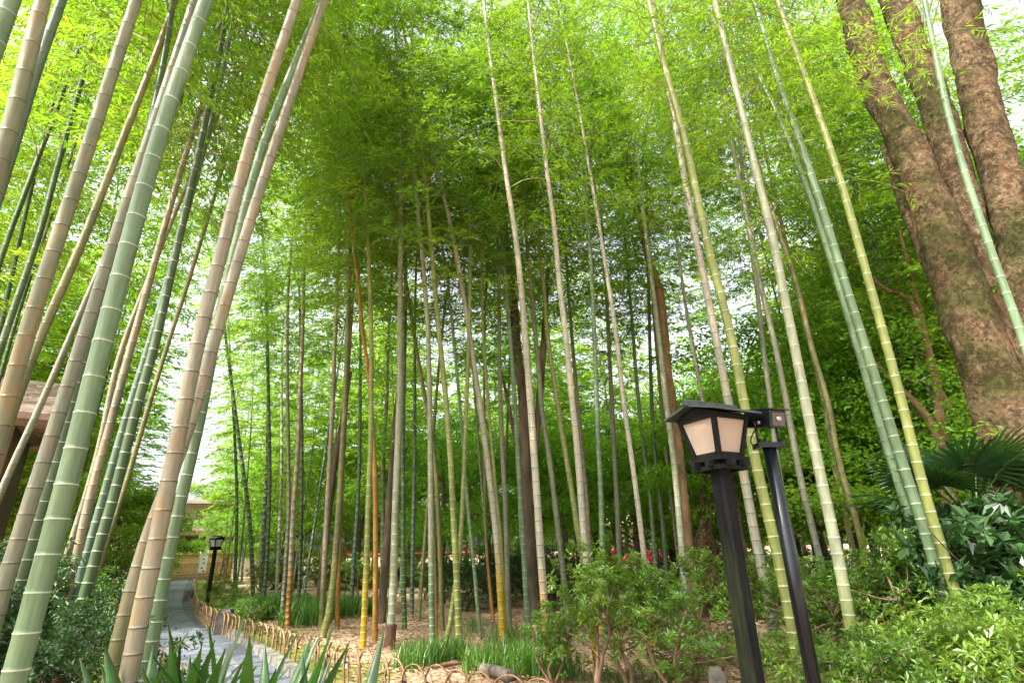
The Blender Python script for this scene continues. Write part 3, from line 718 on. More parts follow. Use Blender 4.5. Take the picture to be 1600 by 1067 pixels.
for k, (col, low, ring, w, dist, px, label) in enumerate(T):
    if dist is None:
        B = gp(*px[0]); pts = [B] + [pp(u, v, B) for u, v in px[1:]]
    else:
        B = dp(*px[0], dist); pts = [pp(u, v, B) for u, v in px]
        a, b = pts[0], pts[1]
        if a[2] > 0.02:                                    # carry the culm on down to the ground
            dv = (a - b) / (b[2] - a[2]); dv[:2] *= 0.9
            n = max(1, int(a[2] / 0.8)); zs = np.linspace(a[2], 0, n + 1)[1:]
            for z in zs: pts.insert(0, np.array([a[0] + dv[0] * (a[2] - z), a[1] + dv[1] * (a[2] - z), z]))
        else: pts[0][2] = 0
    B = pts[0]
    depth = abs((np.array(B) - CAM).dot(FWD)) if dist is None else (pp(*px[1], B) - CAM).dot(FWD)
    r0 = w * depth / FPX / 2 * 1.04
    d = math.hypot(B[0], B[1])
    left = px[0][0] < 260
    grp = None
    if label is None:
        grp = GRP_L if left else GRP_MID
        tone = {'dark': 'dark green', 'blue': 'blue-green', 'green': 'green', 'pale': 'pale', 'gray': 'grey', 'olive': 'olive', 'tan': 'tan', 'ygreen': 'yellow-green'}[col]
        lowt = {None: '', 'yellow': ' and yellow foot', 'orange': ' and orange foot', 'tan': '', 'olive': '', 'green': ''}[low]
        label = ('slender %s bamboo with %s rings on the shaded bank ' + by(px[0][0]) if left else 'slender %s bamboo with %s rings' + lowt + ' ' + by(px[0][0])) % (tone, 'white' if ring == 'w' else 'dark')
    res = add_bamboo(pts, r0, col, low, ring, label, grp, H=14.5 + random.uniform(-1.5, 2.0), crown=random.uniform(5.6, 7.2) if d > 5 else random.uniform(6.6, 7.6),
                     lowh=random.uniform(0.6, 1.3), seed=k, cs=random.uniform(0.9, 1.15))
    if d < 8.2: near_list.append((res, r0, ring))

# grove filling: behind the traced culms and along the path
def path_side(x, y):                                       # >0: grove side of the path
    k = np.argmin(np.hypot(Rp[:, 0] - x, Rp[:, 1] - y)); return (np.array([x, y]) - Rp[k, :2]).dot(nrm[k, :2]), np.hypot(*(Rp[k, :2] - (x, y)))
taken = [(o.location.x, o.location.y) for o in COL.objects if o.name.startswith('bamboo')]
def scatter(n, sample, test, mind, tries=6000):
    out = []
    for _ in range(tries):
        if len(out) >= n: break
        x, y = sample()
        if not test(x, y): continue
        if any((x - a) ** 2 + (y - b) ** 2 < mind * mind for a, b in taken): continue
        taken.append((x, y)); out.append((x, y))
    return out
def grove_ok(x, y):
    s, dd = path_side(x, y)
    return s > 1.5 and x < 3.0 + 0.05 * y and abs(x / y) < 1.05
def left_ok(x, y):
    s, dd = path_side(x, y)
    k = np.argmin(np.hypot(Lp[:, 0] - x, Lp[:, 1] - y)); dl = np.hypot(Lp[k, 0] - x, Lp[k, 1] - y)
    return s < -2 and dl > 2.0 and -1.5 < x / y < -0.5
spots = [(p, 'grove') for p in scatter(78, lambda: (random.uniform(-30, 8), random.uniform(11, 46)), grove_ok, 0.85)]
spots += [(p, 'left') for p in scatter(62, lambda: (random.uniform(-36, -5), random.uniform(5.5, 34)), left_ok, 1.0)]
spots += [(p, 'right') for p in scatter(26, lambda: (random.uniform(3, 30), random.uniform(12.5, 34)), lambda x, y: x / y < 1.0, 1.2)]
for k, ((x, y), where) in enumerate(spots):
    g = np.random.default_rng(500 + k)
    H = g.uniform(12.0, 15.5) if math.hypot(x, y) < 19 else g.uniform(9.5, 13.5)
    lean = g.normal(0, 0.035, 2); b = g.normal(0, 0.0035, 2)
    zs = np.linspace(0, H * 0.8, 7)
    pts = [np.array([x + lean[0] * z + b[0] * z * z, y + lean[1] * z + b[1] * z * z, z]) for z in zs]
    col, low, ring = random.choice([('dark', None, 'w'), ('dark', None, 'w'), ('blue', None, 'w'), ('green', None, 'w'), ('gray', None, 'd'), ('olive', 'orange', 'd'), ('pale', None, 'w'), ('tan', None, 'd')])
    tone = {'dark': 'dark green', 'blue': 'blue-green', 'green': 'green', 'pale': 'pale', 'gray': 'grey', 'olive': 'orange-footed olive', 'tan': 'tan'}[col]
    place = {'grove': 'thin %s bamboo far back in the grove ', 'left': 'thin %s bamboo far back on the bank ', 'right': 'thin %s bamboo among the maples '}[where] % tone + by(to_u(x, y))
    far = math.hypot(x, y) > 19
    add_bamboo(pts, g.uniform(0.036, 0.055), col, low, ring, place, GRP_FAR, H, g.uniform(4.4, 5.8) if not far else g.uniform(2.6, 4.4), 0.9, far, 300 + k, g.uniform(0.95, 1.25) * (1.2 if where == 'left' else 1.0))

for k, (x, y) in enumerate([(-2.6, -2.4), (-4.6, -2.0), (-6.5, -1.2), (-3.6, -4.4), (-5.8, -4.0), (-7.8, -3.0), (-1.2, -4.2), (-9.0, -0.8)]):  # out-of-view bamboos added so their crowns throw dappled shade on the near left
    zs = np.linspace(0, 11, 6); g = np.random.default_rng(900 + k); ln = g.normal(0, 0.03, 2)
    add_bamboo([np.array([x + ln[0] * z, y + ln[1] * z, z]) for z in zs], 0.05, 'green', None, 'w', 'unseen green bamboo added behind the camera to shade the near bank', 'bamboos behind the near path edge', 14.0, 6.0, 0.9, False, 700 + k, 1.0)

for k, (u, d) in enumerate([(1425, 13.0), (1490, 13.5), (1560, 12.8), (1630, 13.2), (1470, 16.5), (1550, 17.0), (1640, 16.0), (1710, 12.5)]):
    p = dp(u, 900, d); zs = np.linspace(0, 11, 6); g = np.random.default_rng(950 + k); ln = g.normal(0, 0.03, 2)
    add_bamboo([np.array([p[0] + ln[0] * z, p[1] + ln[1] * z, z]) for z in zs], 0.045, 'dark', None, 'w', 'dark green bamboo with leafy crown behind the huge mottled trunks', 'bamboos behind the huge trunks', 14.5, 4.8, 0.9, False, 800 + k, 1.25)

# ================================================================== TREES
def grow(g, height, spread, trunk_r, nl, pads, leaf, lw, per, flat, mats, lean=(0, 0), bare=0.35, sides=8):
    tb, cb = MB(), MB()
    zs = np.linspace(-0.15, height * 0.72, 9)
    wob = np.cumsum(g.normal(0, 0.05 * height / 6, (9, 2)), 0)
    P = np.stack([wob[:, 0] + lean[0] * zs, wob[:, 1] + lean[1] * zs, zs], 1)
    P -= np.array([P[0, 0], P[0, 1], 0])
    P = spline(P, 0.3)
    tr = trunk_r * np.linspace(1, 0.35, len(P)); tr[:3] *= [1.5, 1.25, 1.1]
    tb.tube(P, tr, sides, 0, True, lump=0.12, seed=int(g.integers(1e6)))
    LP, LD, LR = [], [], []
    for k in range(nl):
        f = bare + (1 - bare) * (k + g.random()) / nl
        p0 = P[int(f * (len(P) - 1))]
        az = k * 2.4 + g.normal(0, 0.4); ln = spread * (0.55 + 0.75 * math.sin(math.pi * min(1, 0.25 + 0.7 * f))) * g.uniform(0.6, 1.05)
        t = np.linspace(0, 1, 7)[:, None]
        h = np.array([math.cos(az), math.sin(az), 0])
        B = p0 + h * ln * t + np.array([0, 0, 1]) * (ln * g.uniform(0.25, 0.8) * t - ln * g.uniform(0.05, 0.35) * t * t) + np.vstack([[0, 0, 0], np.cumsum(g.normal(0, 0.04 * ln, (6, 3)), 0)])
        tb.tube(B, np.linspace(trunk_r * 0.38 * (1.1 - f * 0.5), trunk_r * 0.05, 7), 5, 0, False)
        for q in range(pads):
            tt = 0.3 + 0.75 * (q + g.random()) / pads
            c = np.array([np.interp(min(tt, 1), t[:, 0], B[:, a]) for a in range(3)]) + g.normal(0, 0.10 * spread, 3)
            rr = spread * g.uniform(0.20, 0.36)
            m = int(per * g.uniform(0.6, 1.3))
            r = rr * np.sqrt(g.random(m)); a = g.uniform(0, 6.28, m)
            off = np.stack([r * np.cos(a), r * np.sin(a), g.normal(0, flat * rr, m) - 0.25 * r * r / rr], 1)
            LP.append(c + off); LD.append(np.stack([np.cos(a), np.sin(a), g.normal(-0.25, 0.35, m)], 1) + g.normal(0, 0.5, (m, 3)))
            LR.append(np.clip(g.normal(0.5, 0.25) + g.normal(0, 0.2, m), 0, 1))
    LP, LD, LR = np.vstack(LP), np.vstack(LD), np.concatenate(LR); n = len(LP)
    cb.leaves(LP, LD, np.array([0, 0, 1.0]) + g.normal(0, 0.40, (n, 3)), leaf * g.uniform(0.6, 1.3, n), lw * g.uniform(0.7, 1.2, n), 0, LR, mid=0.5)
    return tb.mesh('trunk', mats[0], True), cb.mesh('crown', mats[1], False)
G = np.random.default_rng
MAPLE = [grow(G(10 + k), 6.0, 2.6, 0.10, 11, 5, 0.10, 0.078, 230, 0.13, (M['bark'], M['maple']), lean=(G(k).normal(0, 0.12), 0)) for k in range(4)]
MAPLE_BIG = [grow(G(20 + k), 9.5, 3.9, 0.15, 13, 6, 0.11, 0.085, 190, 0.12, (M['bark'], M['maple']), lean=(G(k).normal(0, 0.12), 0), bare=0.25) for k in range(3)]
TALL = [grow(G(30 + k), 13.0, 3.6, 0.22, 15, 6, 0.20, 0.15, 220, 0.32, (M['bark'], M['tall']), bare=0.25) for k in range(3)]
BROADTREE = [grow(G(50 + k), 13.5, 3.6, 0.2, 16, 6, 0.11, 0.075, 330, 0.25, (M['bark'], M['tall']), bare=0.3) for k in range(2)]
def plant(kind, name, label, cat, loc, s=1.0, sz=None, rz=0.0, group=None, v=None):
    tm, cm = kind[v if v is not None else random.randrange(len(kind))]
    o = thing(name, label, cat, (loc[0], loc[1], 0), group, rz)
    a = put('trunk', tm, o); b = put('crown', cm, o)
    o.scale = (s, s, sz or s)
    return o
# maples glimpsed through the culms: px of foot, distance, scale
for k, (u, d, s) in enumerate([(690, 17, 1.0), (760, 21, 1.2), (880, 18, 1.05), (975, 24, 1.3), (1000, 16, 0.95), (1120, 17, 1.15), (1160, 13.5, 0.85), (1215, 21, 1.35),
                               (1290, 15, 1.0), (1340, 23, 1.4), (1380, 14, 0.9), (1440, 19, 1.25), (1500, 25, 1.5), (1545, 16, 1.1), (1620, 21, 1.4), (1680, 15, 1.2),
                               (560, 26, 1.3), (470, 32, 1.4), (345, 43, 0.9), (205, 30, 0.8), (640, 30, 1.4), (830, 29, 1.5), (1075, 29, 1.5)]):
    p = dp(u, 880, d)
    plant(MAPLE, 'maple_tree', 'airy bright green maple tree ' + by(u), 'tree', p, s, None, random.uniform(0, 6.28), 'maples behind the grove', k % 4)
for k, (u, d, s) in enumerate([(1240, 19, 1.0), (1340, 17, 0.9), (1420, 22, 1.1), (1500, 15, 0.9), (1590, 19, 1.0), (1150, 23, 1.0), (1050, 25, 1.0), (930, 26, 1.0), (1310, 21, 1.0)]):
    p = dp(u, 880, d)
    plant(MAPLE_BIG, 'maple_tree', 'tall spreading maple rising over smaller ones ' + by(u), 'tree', p, s, None, random.uniform(0, 6.28), 'tall maples behind the grove', k % 3)
for k, (u, d, s) in enumerate([(-250, 40, 1.0), (-60, 30, 0.9), (60, 44, 1.0), (330, 62, 0.8), (200, 66, 0.7), (430, 56, 0.9), (640, 50, 0.8), (850, 52, 0.85), (1060, 52, 0.8), (1260, 46, 0.8), (1480, 42, 0.9), (1720, 36, 1.0)]):
    p = dp(u, 880, d)
    plant(TALL, 'tall_tree', 'tall leafy tree far behind the grove ' + by(u), 'tree', p, s, None, random.uniform(0, 6.28), 'tall trees far behind the grove', k % 3)
for k in range(19):
    u = 400 + k * 62 + random.uniform(-15, 15); p = dp(u, 880, random.uniform(44, 50))
    plant(TALL, 'hedge_tree', 'low bushy tree of the far hedge across the road ' + by(u), 'tree', p, random.uniform(0.5, 0.62), random.uniform(0.34, 0.46), random.uniform(0, 6.28), 'hedge trees across the road', k % 3)

for k, (u, d, s) in enumerate([(1500, 21, 1.0), (1600, 18, 1.0), (1720, 16, 1.05)]):
    p = dp(u, 880, d)
    plant(BROADTREE, 'broadleaf_tree', 'broad leafy tree filling the sky behind the huge mottled trunks', 'tree', p, s, None, random.uniform(0, 6.28), 'trees behind the huge trunks', k % 2)

# the huge multi-stemmed tree on the right
def traced_limb(mb, px, wpx, d0, d1, sides=20, lump=0.10, seed=1, root=(0, 0, 0)):
    n = len(px)
    P = [dp(u, v, d0 + (d1 - d0) * i / (n - 1)) for i, (u, v) in enumerate(px)]
    w = np.array([wpx[i] * (P[i] - CAM).dot(FWD) / FPX / 2 for i in range(n)])
    P = np.array(P) - np.array(root)
    tl = np.gradient(np.array(px, float), axis=0); w = w * abs(tl[:, 1]) / np.maximum(np.hypot(tl[:, 0], tl[:, 1]), 1e-6) if n > 2 and abs(tl[:, 1]).min() > 8 else w
    s = np.concatenate([[0], np.cumsum(np.linalg.norm(np.diff(P, axis=0), axis=1))])
    Q = spline(P, 0.07)
    sq = np.concatenate([[0], np.cumsum(np.linalg.norm(np.diff(Q, axis=0), axis=1))]); sq *= s[-1] / sq[-1]
    mb.tube(Q, np.interp(sq, s, w), sides, 0, True, lump=lump, seed=seed)
    return Q, np.interp(sq, s, w)
base = dp(1650, 900, 9.6); base[2] = 0
bt = thing('huge_tree', 'huge old tree with three mottled flaking trunks beside the fan palm', 'tree', base)
b3 = dp(1655, 905, 9.5)
for px, wpx, d1, sd in [
    ([(1672, 1035), (1640, 900), (1600, 745), (1568, 640), (1530, 540), (1492, 430), (1458, 330), (1432, 262), (1398, 195), (1360, 110), (1335, 20), (1310, -80)], [150, 125, 98, 86, 78, 70, 60, 54, 48, 44, 41, 36], 9.2, 3),
    ([(1690, 1035), (1660, 900), (1625, 745), (1590, 640), (1562, 540), (1535, 430), (1510, 340), (1488, 250), (1455, 150), (1425, 70), (1390, -20), (1370, -100)], [140, 115, 82, 62, 54, 50, 47, 46, 44, 43, 42, 36], 10.2, 4),
    ([(1720, 1035), (1700, 900), (1670, 700), (1635, 560), (1610, 430), (1590, 350), (1562, 270), (1535, 170), (1515, 80), (1500, 0), (1490, -90)], [150, 140, 110, 90, 75, 62, 55, 52, 50, 48, 42], 10.6, 5)]:
    mb = MB(); traced_limb(mb, px, wpx, 9.6, d1, 22, 0.09, sd, base); mb.obj('trunk', M['bigbark'], bt)
mb = MB()
traced_limb(mb, [(1512, 540), (1488, 480), (1462, 425), (1436, 370), (1412, 310), (1395, 262), (1380, 225)], [30, 32, 30, 26, 20, 15, 8], 9.75, 9.6, 10, 0.15, 6, base)
mb.obj('limb', M['bigbark'], bt)
# its crown: sprays around and above the trunks
g = G(77); LP, LD = [], []
for _ in range(150):
    c = np.array([g.uniform(8, 20), g.uniform(11.5, 19), g.uniform(4.5, 15)]); rr = g.uniform(0.5, 1.0); m = 110
    r = rr * np.sqrt(g.random(m)); a = g.uniform(0, 6.28, m)
    LP.append(c + np.stack([r * np.cos(a), r * np.sin(a), g.normal(0, 0.15, m)], 1) - base); LD.append(np.stack([np.cos(a), np.sin(a), g.normal(-0.3, 0.3, m)], 1) + g.normal(0, 0.5, (m, 3)))
LP, LD = np.vstack(LP), np.vstack(LD); n = len(LP)
MB().leaves(LP, LD, np.array([0, 0, 1.0]) + g.normal(0, 0.4, (n, 3)), 0.12 * g.uniform(0.6, 1.3, n), 0.06, 0, g.random(n)).obj('crown', M['tall'], bt, False)

# other trunks seen through the culms
def trunk_tree(label, limbs, d, mat, name='tree', crown_at=None, seed=0):
    f = limbs[0][0][0]; B = dp(f[0], f[1], d); B[2] = 0
    o = thing(name, label, 'tree', B)
    for k, (px, w) in enumerate(limbs):
        mb = MB(); traced_limb(mb, px, w, d, d + (0.0 if k == 0 else 0.25), 12, 0.10, seed + k, B); mb.obj('trunk' if k == 0 else 'limb', M[mat], o)
    if crown_at:
        g = G(seed); LP, LD = [], []
        for (u, v, r0, cnt) in crown_at:
            c0 = dp(u, v, d)
            for _ in range(cnt):
                c = c0 + g.normal(0, r0, 3); rr = g.uniform(0.4, 0.8); m = 90
                r = rr * np.sqrt(g.random(m)); a = g.uniform(0, 6.28, m)
                LP.append(c + np.stack([r * np.cos(a), r * np.sin(a), g.normal(0, 0.1, m) - 0.2 * r * r], 1) - B); LD.append(np.stack([np.cos(a), np.sin(a), g.normal(-0.3, 0.3, m)], 1) + g.normal(0, 0.5, (m, 3)))
        LP, LD = np.vstack(LP), np.vstack(LD); n = len(LP)
        MB().leaves(LP, LD, np.array([0, 0, 1.0]) + g.normal(0, 0.4, (n, 3)), 0.10 * g.uniform(0.6, 1.3, n), 0.06, 0, g.random(n)).obj('crown', M['maple'], o, False)
    return o
trunk_tree('dark forked tree trunk standing amid the grove culms', [
    ([(832, 985), (828, 900), (826, 838), (821, 734), (818, 627), (809, 558), (803, 480), (795, 400), (785, 320)], [26, 22, 20, 18, 17, 15, 13, 11, 7]),
    ([(826, 800), (836, 700), (842, 640), (848, 560), (852, 490), (856, 420)], [14, 12, 11, 10, 9, 6]),
    ([(822, 760), (812, 710), (802, 670), (795, 634), (788, 600), (780, 570)], [9, 8, 7, 6, 5, 3])], 12.5, 'bark', crown_at=[(800, 330, 1.2, 20), (860, 420, 1.0, 16), (770, 560, 0.8, 8)], seed=21)
trunk_tree('straight reddish-brown tree trunk beside a pale bamboo', [
    ([(1088, 985), (1080, 900), (1070, 786), (1060, 700), (1050, 627), (1041, 558), (1032, 465), (1012, 400), (1002, 350), (989, 300), (980, 235)], [18, 15, 14, 14, 13, 13, 13, 12, 11, 10, 8])], 11.8, 'brownbark', crown_at=[(985, 220, 1.2, 22)], seed=31)
trunk_tree('gnarled grey leaning trunk behind the chalky bamboo', [
    ([(594, 985), (598, 930), (604, 860), (608, 790), (613, 720), (620, 640), (628, 560)], [16, 13, 11, 11, 10, 9, 6]),
    ([(602, 860), (608, 800), (622, 740), (640, 690)], [8, 7, 5, 3])], 13.0, 'bark', crown_at=[(625, 560, 1.0, 12)], seed=41)
trunk_tree('dark leaning trunk behind the olive bamboo', [
    ([(498, 960), (507, 860), (516, 780), (524, 720), (536, 650), (548, 580)], [13, 11, 10, 9, 8, 5])], 15.0, 'bark', crown_at=[(545, 570, 1.0, 10)], seed=51)
trunk_tree('mossy old stump with twin stems behind the near lantern', [
    ([(1100, 945), (1100, 900), (1100, 860), (1101, 830)], [62, 54, 40, 26]),
    ([(1098, 845), (1096, 800), (1100, 740), (1104, 690), (1108, 620)], [12, 10, 9, 8, 5]),
    ([(1106, 845), (1110, 800), (1116, 750), (1122, 700)], [10, 9, 8, 5])], 13.0, 'bigbark', 'tree', crown_at=[(1110, 640, 1.0, 16)], seed=61)
trunk_tree('crooked maple with arching bare limbs left of the huge trunks', [
    ([(1510, 960), (1495, 860), (1480, 760), (1470, 690), (1440, 640), (1400, 600), (1360, 560), (1330, 540)], [24, 22, 19, 17, 14, 11, 8, 5]),
    ([(1470, 690), (1462, 600), (1432, 490), (1410, 462), (1380, 450), (1350, 420), (1325, 395), (1305, 375)], [14, 13, 12, 11, 10, 9, 7, 5]),
    ([(1478, 745), (1470, 640), (1445, 520), (1420, 420), (1405, 360)], [9, 9, 8, 7, 4]),
    ([(1485, 640), (1460, 598), (1430, 595), (1405, 588)], [8, 7, 6, 4])], 12.0, 'brownbark', 'maple_tree', crown_at=[(1430, 500, 1.1, 26), (1340, 540, 0.9, 20), (1450, 620, 1.0, 22), (1400, 700, 1.1, 24)], seed=71)

# ================================================================== SHRUBS AND GROUND PLANTS
def shrub_mesh(seed, h=1.25, spread=0.5, nst=3, clumps=95, leaf=0.062, lw=0.024, whorl=9, mats=('shrubbark', 'shrub'), low=0.45, open_=0.0, ball=0.0):
    g = G(seed); tb, cb = MB(), MB()
    tips = []
    for k in range(nst):
        az = g.uniform(0, 6.28)
        P = [np.array([g.normal(0, 0.05), g.normal(0, 0.05), -0.05])]; 
        for q in range(7):
            P.append(P[-1] + np.array([math.cos(az) * 0.05 * spread * 2 + g.normal(0, 0.035), math.sin(az) * 0.05 * spread * 2 + g.normal(0, 0.035), h * 0.105]))
        P = spline(np.array(P), 0.06)
        tb.tube(P, np.linspace(0.020, 0.008, len(P)) * h, 6, 0, False, lump=0.15, seed=seed + k)
        for q in range(7):
            i0 = int(len(P) * g.uniform(0.35, 1.0)) - 1
            e = P[i0] + np.array([g.normal(0, spread * 0.55), g.normal(0, spread * 0.55), g.uniform(0.05, 0.30) * h])
            mid = (P[i0] + e) / 2 + g.normal(0, 0.04, 3)
            tb.tube(spline([P[i0], mid, e], 0.08), np.linspace(0.008, 0.003, len(spline([P[i0], mid, e], 0.08))) * h, 4, 0, False)
            tips.append(e)
    tips = np.array(tips)
    LP, LD, LR = [], [], []
    lo, hi = low * h, h
    for k in range(clumps):
        if g.random() < 0.55: c = tips[g.integers(len(tips))] + g.normal(0, 0.11 * spread / 0.5, 3)
        else:
            a = g.uniform(0, 6.28); r = spread * math.sqrt(g.random()); z = lo + (hi - lo) * g.random()
            r *= math.sin(math.pi * min(0.95, max(0.15, (z - lo) / (hi - lo) * 0.75 + 0.15)))
            c = np.array([r * math.cos(a), r * math.sin(a), z])
        ax = unit(np.array([c[0] * 0.6, c[1] * 0.6, 0.45]) + g.normal(0, 0.25, 3))
        b1 = unit(np.cross(ax, [1, 0, 0.1])); b2 = np.cross(ax, b1)
        for lay in range(2):
            m = whorl; a = np.arange(m) / m * 6.28 + g.uniform(0, 6.28)
            D = (np.cos(a)[:, None] * b1 + np.sin(a)[:, None] * b2) + ax * g.uniform(0.05, 0.7, (m, 1))
            LP.append(np.repeat((c - ax * 0.05 * lay)[None], m, 0) + D * 0.008); LD.append(D); LR.append(np.clip(g.normal(0.5, 0.18) + g.normal(0, 0.15, m) + (0.15 if lay == 0 else -0.1), 0, 1))
    LP, LD, LR = np.vstack(LP), np.vstack(LD), np.concatenate(LR); n = len(LP)
    cb.leaves(LP, LD, np.array([0, 0, 1.0]) + g.normal(0, 0.3, (n, 3)), leaf * g.uniform(0.65, 1.25, n), lw * g.uniform(0.8, 1.2, n), 0, LR, mid=0.55)
    return tb.mesh('trunk', M[mats[0]], True), cb.mesh('crown', M[mats[1]], False)
SHRUB = [shrub_mesh(100 + k, clumps=150, nst=2 + k % 2) for k in range(4)]
LOWSH = [shrub_mesh(120 + k, 0.7, 0.5, 3, 200, 0.05, 0.02, 8, low=0.15) for k in range(3)]
DARKSH = [shrub_mesh(140 + k, 1.6, 0.75, 4, 420, 0.065, 0.026, 8, ('bark', 'dark'), low=0.02) for k in range(3)]
BROAD = [shrub_mesh(160 + k, 1.5, 0.7, 4, 170, 0.15, 0.07, 7, ('bark', 'dark'), low=0.05) for k in range(2)]
def shrub(kind, u, v, d, s, label, v_=None, sz=None, name='shrub', group=None):
    p = dp(u, v, d)
    return plant(kind, name, label, 'shrub', p, s, sz, random.uniform(0, 6.28), group, v_)
shrub(SHRUB, 925, 1000, 6.3, 0.98, 'shrub with a single twisted trunk left of the glossy one', 0, 1.08)
shrub(SHRUB, 985, 1000, 6.5, 1.0, 'leafy yellow-green shrub between the twisted shrub and the glossy one', 2, 0.98)
shrub(SHRUB, 1035, 1000, 6.1, 0.95, 'glossy green shrub with three thin stems left of the lantern post', 1, 0.86)
shrub(SHRUB, 868, 1040, 6.6, 0.75, 'small low shrub at the foot of the pinkish-white bamboo', 3, 0.62)
shrub(SHRUB, 1115, 1000, 7.6, 1.05, 'round shrub directly behind the lantern post', 1, 1.0)
shrub(SHRUB, 1225, 980, 8.3, 1.1, 'broad shrub between the lantern post and the camera pole', 2, 0.98)
shrub(SHRUB, 1285, 980, 7.3, 1.0, 'broad flat-topped shrub right of the camera pole', 3, 0.92)
shrub(SHRUB, 1345, 980, 8.0, 0.95, 'loose shrub around the thick pale green bamboo', 0, 0.95)
shrub(SHRUB, 1430, 1000, 7.4, 1.05, 'small tree-like shrub with one brown stem and flat crown', 1, 1.12)
for k, (u, d, s) in enumerate([(1270, 5.2, 0.85), (1335, 5.4, 0.95), (1400, 5.0, 0.9), (1455, 5.5, 1.15), (1510, 5.2, 1.1), (1560, 5.6, 1.25), (1610, 5.1, 1.2), (1660, 5.5, 1.2), (1545, 6.6, 1.3), (1480, 6.9, 1.0), (1225, 6.6, 0.7), (1080, 6.9, 0.8)]):
    shrub(LOWSH, u, 1000, d, s, 'low bright shrub of the row along the right foreground', k % 3, None, 'low_shrub', 'low shrubs along the right foreground')
for k, (u, d, s) in enumerate([(1530, 8.2, 1.05), (1585, 7.8, 1.0), (1640, 8.4, 1.15), (1500, 9.2, 0.9), (1560, 9.4, 1.1)]):
    shrub(BROAD, u, 1000, d, s, 'dark broad-leaved evergreen beneath the fan palm', k % 2, None, 'evergreen_shrub', 'dark evergreens beneath the fan palm')
for k, (u, d, s) in enumerate([(-5, 4.9, 0.70), (-50, 5.4, 0.85), (-95, 5.2, 0.9), (5, 6.6, 0.78), (20, 7.4, 1.0), (-30, 7.6, 1.1), (70, 9.0, 0.9)]):
    shrub(DARKSH, u, 1000, d, s, 'dense dark green bush under the leaning bamboos', k % 3, s * 0.85, 'dark_bush', 'dark bushes on the shaded bank')
for k, (u, d, s) in enumerate([(125, 11.5, 0.8), (165, 16.0, 0.9), (100, 10.5, 0.9), (130, 19.0, 1.2), (100, 12.0, 1.1), (175, 24.0, 1.0), (195, 30.0, 1.0)]):
    shrub(SHRUB, u, 960, d, s * 1.25, 'light green shrub edging the shaded side of the path', k % 4, s * 1.0, 'verge_shrub', 'light shrubs along the shaded path edge')
plant(TALL, 'evergreen_tree', 'dark rounded evergreen tree above the shaded path edge', 'tree', dp(150, 900, 19), 0.42, 0.36, 1.0, None, 1)
for k, (u, d, s) in enumerate([(728, 14.5, 0.85), (775, 15.5, 0.9), (860, 15, 0.8), (905, 14.5, 0.8), (1040, 14, 0.8), (1320, 13, 0.9), (1400, 12, 0.9), (820, 18, 0.9), (690, 20, 0.9)]):
    shrub(DARKSH, u, 940, d, s, 'dark undergrowth bush at the back of the grove ' + by(u), k % 3, s * 0.8, 'undergrowth_bush', 'undergrowth at the back of the grove')
for k in range(24):
    kind = DARKSH if k % 3 else SHRUB
    u = 395 + k * 33 + random.uniform(-12, 12)
    if 960 < u < 1045: continue
    shrub(kind, u, 940, random.uniform(24, 31), random.uniform(1.15, 1.5), ('dark' if k % 3 else 'light') + ' leafy hedge bush between grove and road ' + by(u), k % 3, random.uniform(0.8, 1.05) * (0.7 if 540 < u < 750 else 1), 'hedge_bush', 'hedge between grove and road')
for k, (u, v, d, s) in enumerate([(385, 960, 13.0, 0.8), (365, 950, 15.0, 0.9), (400, 950, 14.5, 0.7), (355, 940, 20.0, 1.0), (340, 935, 24.0, 1.1)]):
    shrub(LOWSH, u, v, d, s, 'yellow-green low shrub behind the hoops near the far lantern', k % 3, None, 'low_shrub', 'low shrubs near the far lantern')

for k, (u, d, s) in enumerate([(560, 20, 1.2), (620, 22, 1.3), (660, 19, 1.0), (705, 24, 1.3), (800, 21, 1.2), (880, 22, 1.3), (950, 19, 1.1), (1180, 15, 1.1), (1250, 16, 1.2), (1110, 19, 1.2), (520, 25, 1.3)]):
    shrub(SHRUB, u, 940, d, s * 1.2, 'light green bush low between distant culms ' + by(u), k % 4, s * 0.9, 'distant_shrub', 'light bushes behind the grove')
# grasses (uncountable blades)
def grass(px_list, label, hmin, hmax, wd=0.011):
    mb = MB()
    for (u, v, rx, n) in px_list:
        c = gp(u, v); 
        a = rng.uniform(0, 6.28, n); r = rx * np.sqrt(rng.random(n))
        P = np.stack([c[0] + r * np.cos(a), c[1] + r * np.sin(a) * 0.8, np.full(n, -0.02)], 1)
        az = rng.uniform(0, 6.28, n); L = rng.uniform(hmin, hmax, n); ln = rng.uniform(0.15, 0.75, n)
        hd = np.stack([np.cos(az), np.sin(az), az * 0], 1); sd = np.stack([-np.sin(az), np.cos(az), az * 0], 1)
        ts = np.array([0, 0.4, 0.75, 1.0]); ws = np.array([1, 0.9, 0.55, 0.05])
        rows = []
        for t, w in zip(ts, ws):
            q = P + hd * (ln * L * t ** 1.7)[:, None] + np.array([0, 0, 1]) * (L * (t - 0.45 * ln * t * t))[:, None]
            rows += [q + sd * wd * w / 2, q - sd * wd * w / 2]
        V = np.stack(rows, 1).reshape(-1, 3)
        b = (np.arange(n) * 8)[:, None, None] + np.array([(0, 1, 3, 2), (2, 3, 5, 4), (4, 5, 7, 6)])[None]
        mb.add(V, b.reshape(-1, 4), 0, np.repeat(rng.random(n), 8))
    return tag(mb.obj('grass', M['grass']), label, 'grass', kind='stuff')
grass([(u, v, 0.55, 420) for u, v in [(430, 965), (460, 962), (485, 965), (515, 962), (545, 960), (420, 950), (455, 950), (500, 950), (535, 952), (570, 956), (400, 966), (475, 975)]], 'dense tall grass among the slender culms behind the hoops', 0.35, 0.6, 0.014)
